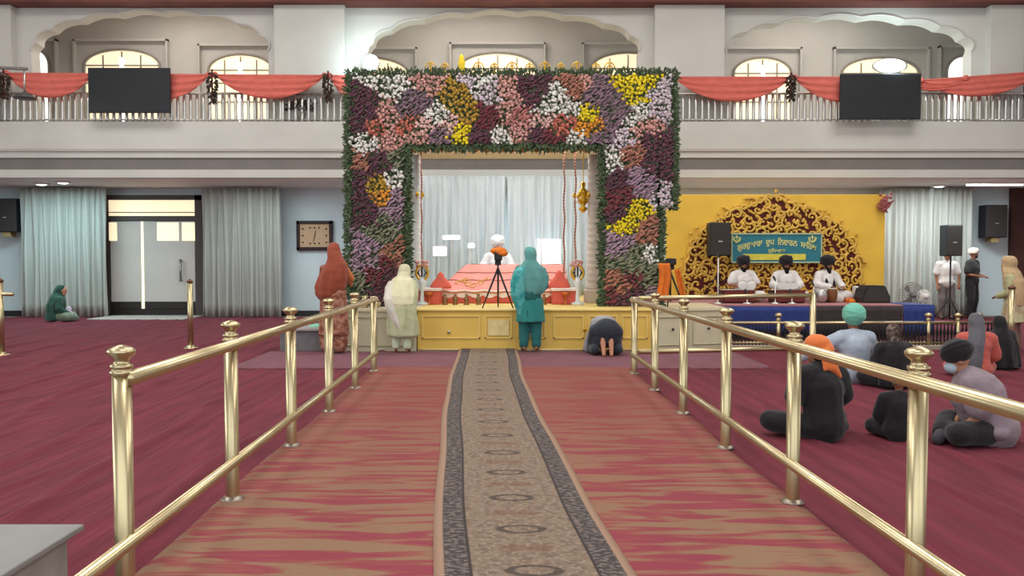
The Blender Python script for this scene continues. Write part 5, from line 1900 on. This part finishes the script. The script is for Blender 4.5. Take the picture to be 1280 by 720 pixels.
p.drape('printed_veil', m_t, [(1.37, -.1, -.05, .04, .07), (1.3, -.16, -.05, .1, .12), (1.12, -.19, -.05, .125, .14), (.9, -.19, -.05, .115, .12), (.75, -.17, -.05, .085, .09), (.6, -.15, -.05, .05, .06), (.55, -.15, -.05, .02, .03)], rip=.1, nr=5)
# cream veiled bowed woman
a = at(500, 0, 0.034, d=12.62)
J = stand(1.46, 0.74, 'down')
p = P('person in pale cream and sage clothes bowing before the stage, seen from behind', a, J)
m_c = cloth_mat('cream_cloth', 'c9c6a4'); m_s = cloth_mat('sage_cloth', 'b0b490'); m_w = cloth_mat('offwhite_cloth', 'c3c0b2')
p.trousers(cloth_mat('mint_white', 'c5d2b4'), loose=.02)
p.shirt(m_s, long=True, off=.03, name='tunic', wide=1.2)
p.drape('tunic_hem', m_s, [(1.0, 0, .1, .17, .12), (.9, 0, .02, .2, .16), (.7, .01, -.02, .225, .17), (.45, .02, -.02, .235, .18), (.28, .03, -.02, .235, .18), (.25, .03, -.02, .2, .15)], rip=.09)
p.drape('headscarf', m_c, [(1.40, -.0, .38, .025, .04), (1.392, -.0, .38, .055, .08), (1.365, -.0, .38, .082, .115), (1.32, -.0, .38, .096, .135), (1.28, -.0, .38, .10, .14), (1.2, -.01, .32, .105, .15), (1.15, -.01, .24, .17, .17), (1.05, 0, .16, .21, .17), (.9, 0, .02, .22, .16), (.78, .01, -.04, .2, .15), (.7, .01, -.08, .15, .1)], rip=.04)
p.drape('shawl', m_w, [(1.13, -.17, .2, .06, .08), (1.02, -.19, .1, .09, .12), (.85, -.18, -.04, .1, .12), (.7, -.14, -.1, .09, .09), (.52, -.06, -.15, .07, .06), (.4, .0, -.16, .045, .05), (.36, .01, -.16, .02, .02)], rip=.1, nr=4)
# rust shawl person
a = at(414, 0, 0.034, d=12.6)
J = stand(1.66, 0.05, 'up')
p = P('person wrapped in a rust-brown shawl over a patterned skirt behind the left barricade', a, J)
m_r = cloth_mat('rust_shawl', '8c4430'); m_pat = two('patterned_brown', '7a4638', 'a87a66', scale=12, lo=.4, hi=.6, bump=.3)
p.trousers(m_pat, loose=.06, name='trousers')
p.skirt(m_pat, 1.0, .28, .2, .24, name='skirt', sy=.8)
p.drape('shawl', m_r, [(1.74, -.0, .06, .025, .03), (1.732, -.0, .06, .055, .065), (1.705, -.0, .06, .08, .092), (1.66, 0, .05, .094, .115), (1.62, .0, .05, .1, .125), (1.5, .03, .0, .12, .12), (1.4, .05, -.01, .17, .14), (1.3, .03, -.02, .205, .16), (1.18, -.0, -.02, .235, .17), (1.04, -.04, -.02, .24, .17), (.92, -.07, -.02, .2, .16), (.84, -.07, -.02, .14, .12), (.81, -.06, -.02, .07, .07)], rip=.05)
m = MB()
m.cap(J['shR'], J['elR'] + V((.03, 0, .06)), .07, .06).cap(J['elR'] + V((.0, 0, .06)), J['elR'] + V((.02, .05, -.04)), .045, .035)
p.g('sleeve', m, cloth_mat('orange_sleeve', 'b86a38'), .01)
# kneeling bowed person
a = at(758, 0, 0.034, d=12.45)
J = bow()
p = P('person kneeling with forehead to the floor, bare soles showing, right of the runner', a, J, sk=SK2)
m_n = cloth_mat('navy_cloth', '2c2f3a')
m = MB()
m.ell(J['pelvis'] + V((.01, -.02, -.02)), (.225, .17, .19)).ell(J['pelvis'] + V((.01, .02, -.14)), (.24, .18, .16))
for sd, k in (('L', -1), ('R', 1)):
    m.cap(J['hip' + sd] + V((k * .03, 0, 0)), J['knee' + sd] + V((k * .05, 0, .02)), .13, .1)
    m.cap(J['knee' + sd] + V((k * .06, 0, 0)), V((k * .18, -.2, .09)), .09, .075)
p.g('trousers', m, m_n, .015)
p.g('shirt', MB().ell(J['chest'] + V((-.02, 0, .02)), (.22, .2, .19)).ell(J['waist'] + V((-.02, .02, .03)), (.22, .17, .16)).cap(J['shL'], J['elL'], .1, .08).cap(J['shR'], J['elR'], .09, .07), cloth_mat('grey_shirt', '8f8e92'))
# green seated woman far left
a = at(71, 402, 0.0)
J = sit(.88, .18)
p = P('person in dark green veil seated on the carpet against the left curtain', a, J, rz=-1.2, sk=SK2)
m_g = cloth_mat('green_cloth', '23483c')
p.shirt(m_g, long=True, off=.04); p.trousers(cloth_mat('grey_green', '6c7a66'), loose=.03, name='trousers')
p.drape('veil', m_g, [(.9, 0, .1, .03, .03), (.88, 0, .1, .07, .08), (.8, 0, .08, .1, .11), (.7, 0, .04, .1, .12), (.6, 0, .0, .18, .14), (.42, 0, -.04, .23, .17), (.2, 0, -.05, .25, .18), (.04, 0, -.05, .27, .2)])
m = MB(); m.cap(J['wrR'] + V((-.02, -.1, .05)), J['wrR'] + V((-.06, .04, .02)), .07, .05).ell(J['wrR'] + V((-.08, -.02, .12)), (.06, .08, .1))
p.g('shawl', m, cloth_mat('lilac_cloth', 'b8aebc'), .01)

# book reader behind the throne
a = V((X(622, 16.75), 16.75, 0.95))
o = MB().bev(a.x - .5, a.x + .5, 16.62, 17.3, ZS, 0.95, 0.02).build('seat_platform', M_white)
tag(o, 'white seat block behind the throne carrying the reader', 'seat')
J = sit(.98, .06, 'play')
p = P('person in white with a white turban seated behind the throne', a, J, rz=PI, sk=SK2, face=True)
m_wh = cloth_mat('white_cloth', 'e4e4e4')
p.shirt(m_wh, long=True, off=.035); p.trousers(m_wh); p.turban(cloth_mat('turban_white', 'dfe6e8'), 1.1, .02); p.beard(cloth_mat('beard_grey', '8d8d90'), .05)

# three singers
m_wk = cloth_mat('white_kurta', 'dcd8d4')
m_bt = cloth_mat('black_turban', '1b191d')
m_bd = mat('black_beard', '17130f', 0.9, var=.3, scale=20)
labs = ('bearded singer in white with a black turban, left of the three on the platform', 'long-bearded singer in white with a black turban, middle of the three on the platform', 'black-turbaned musician in white with a dark scarf, right of the three on the platform')
for i, (px, dd_) in enumerate(((928, 16.2), (981, 16.2), (1032, 16.3))):
    a = V((X(px, dd_, 360), dd_, ZK))
    J = sit(.87, .06, 'play')
    p = P(labs[i], a, J, rz=PI + (.0, .0, .25)[i], face=True, group=None)
    p.shirt(m_wk, long=(i > 0), off=.035, wide=1.05)
    p.trousers(m_wk, loose=.03)
    p.turban(m_bt, 1.12 if i < 2 else 1.16, .01)
    p.beard(m_bd, (.05, .11, .1)[i])
    if i == 2:
        m = MB()
        for k in (-1, 1):
            m.cap(J['neck'] + V((k * .07, .02, .02)), J['chest'] + V((k * .08, .13, -.05)), .03, .035).cap(J['chest'] + V((k * .08, .13, -.05)), J['waist'] + V((k * .1, .17, -.05)), .035, .03)
        p.g('scarf', m, m_bt, .01)
# harmoniums
M_wood = mat('harmonium_wood', '4f2822', 0.45, var=.2, scale=10)
M_ivory = mat('ivory', 'ded8ce', 0.5)
def harmonium(px, d, lab):
    x = X(px, d, 360)
    t = thing('harmonium', lab, 'harmonium', (x, d, ZK), group='harmoniums')
    MB().bev(-.31, .31, -.14, .16, 0, .23, .012).build('case', M_wood, t, local=True)
    MB().bev(-.33, .33, -.17, .19, .23, .25, .006).build('top_board', M_wood, t, local=True)
    b = MB()
    for k in range(7):
        b.bev(-.29, .29, -.16 - .012 * k, -.152 - .012 * k + .004, .03, .22 + .006 * k, .002)
    b.build('bellows', mat('bellows_maroon', '6a2f2a', .8), t, local=True)
    kb = MB()
    for k in range(22):
        kb.box(-.27 + k * .0245, -.27 + k * .0245 + .022, .05, .17, .25, .262)
    kb.build('keyboard', M_ivory, t, local=True)
harmonium(921, 15.72, 'dark wooden harmonium in front of the left singer')
harmonium(983, 15.72, 'dark wooden harmonium in front of the middle singer')
def papers(px, d, lab, round_=False):
    x = X(px, d, 350)
    z = ZK + .262
    m = MB()
    if round_:
        for k in (-1, 1):
            m.lathe((x + k * .09, d - .05, z + .07), [(.0, -.02), (.07, -.018), (.085, 0), (.07, .018), (0, .02)], 20, 'Y')
        m.box(x - .13, x + .13, d - .06, d + .04, z - .01, z + .03)
    else:
        for k in (-1, 1):
            m.prism([(x, z), (x + k * .2, z + .02), (x + k * .2, z + .14), (x, z + .12)], d - .06, d - .04)
    o = m.build('open_book' if not round_ else 'cloth_pad', M_white, smooth=False)
    tag(o, lab, 'book' if not round_ else 'cloth')
papers(933, 15.7, 'white double-round cloth pad on the left harmonium', True)
papers(984, 15.7, 'white open book leaning on the middle harmonium')
def tabla(px, d, r, h, m_, lab):
    x = X(px, d, 360)
    t = thing('tabla', lab, 'drum', (x, d, ZK), group='tabla drums')
    MB().lathe((0, 0, 0), [(r * .55, 0), (r * .95, h * .25), (r * 1.05, h * .55), (r * .95, h * .9), (r * .9, h)], 24).build('shell', m_, t, True, local=True)
    MB().lathe((0, 0, h), [(r * .92, 0), (r * .9, .012), (0.01, .014)], 24).build('head', M_ivory, t, True, local=True)
    MB().lathe((0, 0, h + .014), [(r * .35, 0), (r * .3, .004), (.001, .004)], 20).build('patch', M_black, t, True, local=True)
tabla(1026, 15.75, .13, .26, M_steel, 'larger metal tabla drum before the right musician')
tabla(1040, 15.8, .1, .27, mat('tabla_wood', '7a4c30', .5), 'smaller wooden tabla drum before the right musician')
def mic(px, d, hz, lab, boom=True):
    x = X(px, d, 370)
    t = thing('microphone_stand', lab, 'microphone', (x, d, ZK), group='microphone stands')
    MB().lathe((0, 0, 0), [(.1, 0), (.1, .015), (.02, .03), (.01, .06), (.01, hz)], 16).build('pole', M_steel, t, True, local=True)
    MB().cap((0, 0, hz), (0, .1, hz + .06), .015, .024).build('microphone', M_black, t, True, local=True)
mic(897.5, 15.3, .9, 'tall microphone stand left of the singers')
mic(934, 15.35, .2, 'short microphone stand before the left singer')
mic(969, 15.35, .45, 'microphone stand between the left and middle singers')
mic(990, 15.35, .2, 'short microphone stand before the middle singer')
mic(1017, 15.4, .35, 'microphone stand before the right musician')
# orange cloth heap and white box at the platform's right end
lump('cloth_bundle', 1054, 1071, 371, 382, 15.9, .25, mat('orange_cloth', 'd9762c', 0.85), 'orange cloth heap on the platform right of the musicians', 'cloth', seed=5)
o = MB().bev(X(1071, 16), X(1079, 16), 15.95, 16.2, ZK, Z(358, 16), .01).build('box', M_white)
tag(o, 'white upright box between the orange heap and the stage monitor', 'box')

# two men standing at the right wall
J = stand(1.72, .0, 'down')
J['elL'], J['wrL'] = V((-.27, .02, 1.12)), V((-.26, .08, .9))
p = P('person in a white shirt and grey trousers standing behind the right tripod stand', at(1190, 0, 0, d=20.2), J, rz=PI * .9)
p.shirt(m_wk, off=.04, wide=1.1); p.trousers(cloth_mat('grey_trousers', '66605f'), loose=.02); p.turban(m_wh, .92)
m = MB().ell((.11, .15, .045), (.05, .12, .045)).ell((-.11, .15, .045), (.05, .12, .045)); p.g('shoes', m, m_bt, 0)
J = stand(1.76, .0, 'waist')
p = P('standing person in black T-shirt, dark mask and pale head wrap', at(1222, 0, 0, d=20.3), J, rz=PI * 1.2, face=False)
p.shirt(cloth_mat('charcoal_tee', '2f2d2e'), off=.035, wide=1.05); p.trousers(cloth_mat('black_jeans', '242328'), loose=.015)
p.turban(cloth_mat('pale_wrap', 'd9c8bc'), .92)
m = MB().ell(J['head'] + V((0, .055, -.05)), (.06, .055, .05)); p.g('face_mask', m, m_bt, 0, .008)
m = MB().ell((.11, .15, .045), (.05, .12, .045)).ell((-.11, .15, .045), (.05, .12, .045)); p.g('shoes', m, m_bt, 0)

# audience on the right
m_blk = cloth_mat('black_tshirt', '1a191d')
# mint turban man
J = sit(.86, .05, 'reach', .28)
p = P('seated person in pale blue shirt and mint green turban, left arm reaching out', at(1068, 478, 0), J, rz=.0, vox=.01)
p.shirt(cloth_mat('pale_blue_shirt', 'a4b0be'), long=True, off=.045, wide=1.2); p.trousers(cloth_mat('dark_trousers', '3a3a40'), loose=.02)
p.turban(cloth_mat('mint_turban', '6fb8a2', bump=.8), 1.12, .035)
# orange bandana man
J = sit(.86, .16, 'lap')
p = P('person in a black T-shirt with an orange knotted head cloth seated behind the right barricade', at(1030, 552, 0), J, rz=.25, vox=.009)
p.shirt(m_blk, off=.045, wide=1.12); p.trousers(m_blk, loose=.02)
p.hair(mat('hair_black', '17130f', .8))
h = J['head']
m = MB()
m.ell(h + V((0, -.01, .06)), (.105, .115, .085)).ell(h + V((.03, -.08, .02)), (.085, .06, .06))
m.cap(h + V((.02, -.11, 0)), h + V((.05, -.15, -.12)), .045, .05).cap(h + V((.05, -.15, -.12)), h + V((.11, -.17, -.2)), .045, .02).cap(h + V((-.01, -.12, -.02)), h + V((-.02, -.15, -.14)), .035, .02)
p.g('head_cloth', m, cloth_mat('orange_bandana', 'd4723a', bump=.9), .015, .009)
# patterned-scarf dark person near the fence
J = sit(.74, .1, 'lap', .3)
p = P('person in black with a brown patterned head scarf seated close to the low fence', at(1119, 486, 0), J, rz=.1)
p.shirt(m_blk, long=True, off=.05, wide=1.2); p.trousers(m_blk, loose=.03)
p.scarf(two('brown_pattern', '3a302e', '76665e', scale=16, lo=.45, hi=.55), [], size=1.05)
p.drape('shawl', m_blk, [(.68, 0, .02, .09, .1), (.62, 0, .0, .18, .13), (.5, 0, -.01, .23, .17), (.3, 0, -.03, .25, .18), (.1, 0, -.04, .27, .2), (.04, 0, -.04, .25, .18)], k=.82)
# child in black
J = sit(.54, .1, 'lap', .3)
p = P('small child in black with a mint green head cloth seated behind the knobbed right post', at(1124, 552, 0), J, rz=-.3)
p.shirt(m_blk, long=True, off=.05, wide=1.2); p.trousers(m_blk, loose=.03); p.turban(cloth_mat('mint_child', '86b89c'), 1.0)
# mauve shirt man right
J = sit(.84, .4, 'lap')
p = P('person in a grey-mauve shirt and black cap seated in profile at the far right', at(1240, 556, 0), J, rz=1.2, vox=.009, sk=SK2)
p.shirt(cloth_mat('mauve_shirt', '85767e'), off=.06, wide=1.3); p.trousers(cloth_mat('black_trousers', '1d1b20'), loose=.02)
p.turban(m_blk, 1.02, .01)
m = MB().ell(J['head'] + V((0, .05, -.06)), (.065, .06, .055)); p.g('face_mask', m, cloth_mat('mask_blue', 'a9bccb'), 0, .008)
m = MB()
for sd in 'LR':
    m.cap(J['ankle' + sd], J['toe' + sd], .055, .05)
p.g('shoes', m, cloth_mat('shoe_dark', '3c3c42'), 0)
# grey scarf woman
J = sit(.80, .1, 'lap', .26)
p = P('person in coral red with a long slate grey head scarf seated before the low fence', at(1221, 473, 0), J, rz=-.2)
m_cr = cloth_mat('coral_suit', 'b85a50'); m_sl = cloth_mat('slate_scarf', '5c5c62')
p.shirt(m_cr, long=True, off=.045, wide=1.1); p.trousers(m_cr, loose=.02)
p.drape('headscarf', m_sl, [(.95, 0, .08, .03, .03), (.93, 0, .08, .07, .08), (.84, 0, .07, .105, .115), (.74, 0, .04, .1, .11), (.64, -.02, .0, .12, .13), (.5, -.05, -.07, .12, .12), (.3, -.07, -.12, .11, .1), (.12, -.08, -.14, .09, .08)], rip=.05, k=.87)
# dark person right
J = sit(.72, .08, 'lap', .3)
p = P('person in a black shawl seated left of the brass post at the right edge', at(1251, 462, 0), J, rz=.15)
p.shirt(m_blk, long=True, off=.06, wide=1.3); p.trousers(m_blk, loose=.04)
p.drape('shawl', m_blk, [(.88, 0, .05, .03, .03), (.86, 0, .05, .07, .08), (.78, 0, .04, .1, .11), (.68, 0, .02, .1, .11), (.6, 0, .0, .18, .13), (.45, 0, -.01, .24, .17), (.2, 0, -.03, .27, .2), (.04, 0, -.03, .28, .2)], k=.84)
# pale green woman at the right edge
J = stand(1.5, .1, 'waist')
p = P('person in pale green and beige clothes walking at the right edge of the hall', at(1277, 0, 0, d=13.1), J, rz=.8)
m_pg = cloth_mat('pale_green_cloth', 'a8a67c')
p.trousers(cloth_mat('brown_trousers', '7a5c50'), loose=.03)
p.shirt(m_pg, long=True, off=.035, wide=1.15, name='tunic'); p.skirt(two('beige_print', 'a8957a', 'b9b48c', scale=7), .95, .48, .19, .27, name='tunic_hem')
p.drape('headscarf', cloth_mat('beige_scarf', 'b59a74'), [(1.57, 0, .1, .025, .03), (1.56, 0, .1, .055, .07), (1.535, 0, .1, .085, .1), (1.5, 0, .095, .098, .112), (1.46, 0, .09, .1, .115), (1.38, 0, .1, .095, .11), (1.3, 0, .06, .17, .13), (1.15, 0, .02, .22, .15), (.95, -.04, -.03, .19, .13), (.75, -.08, -.07, .12, .08)])
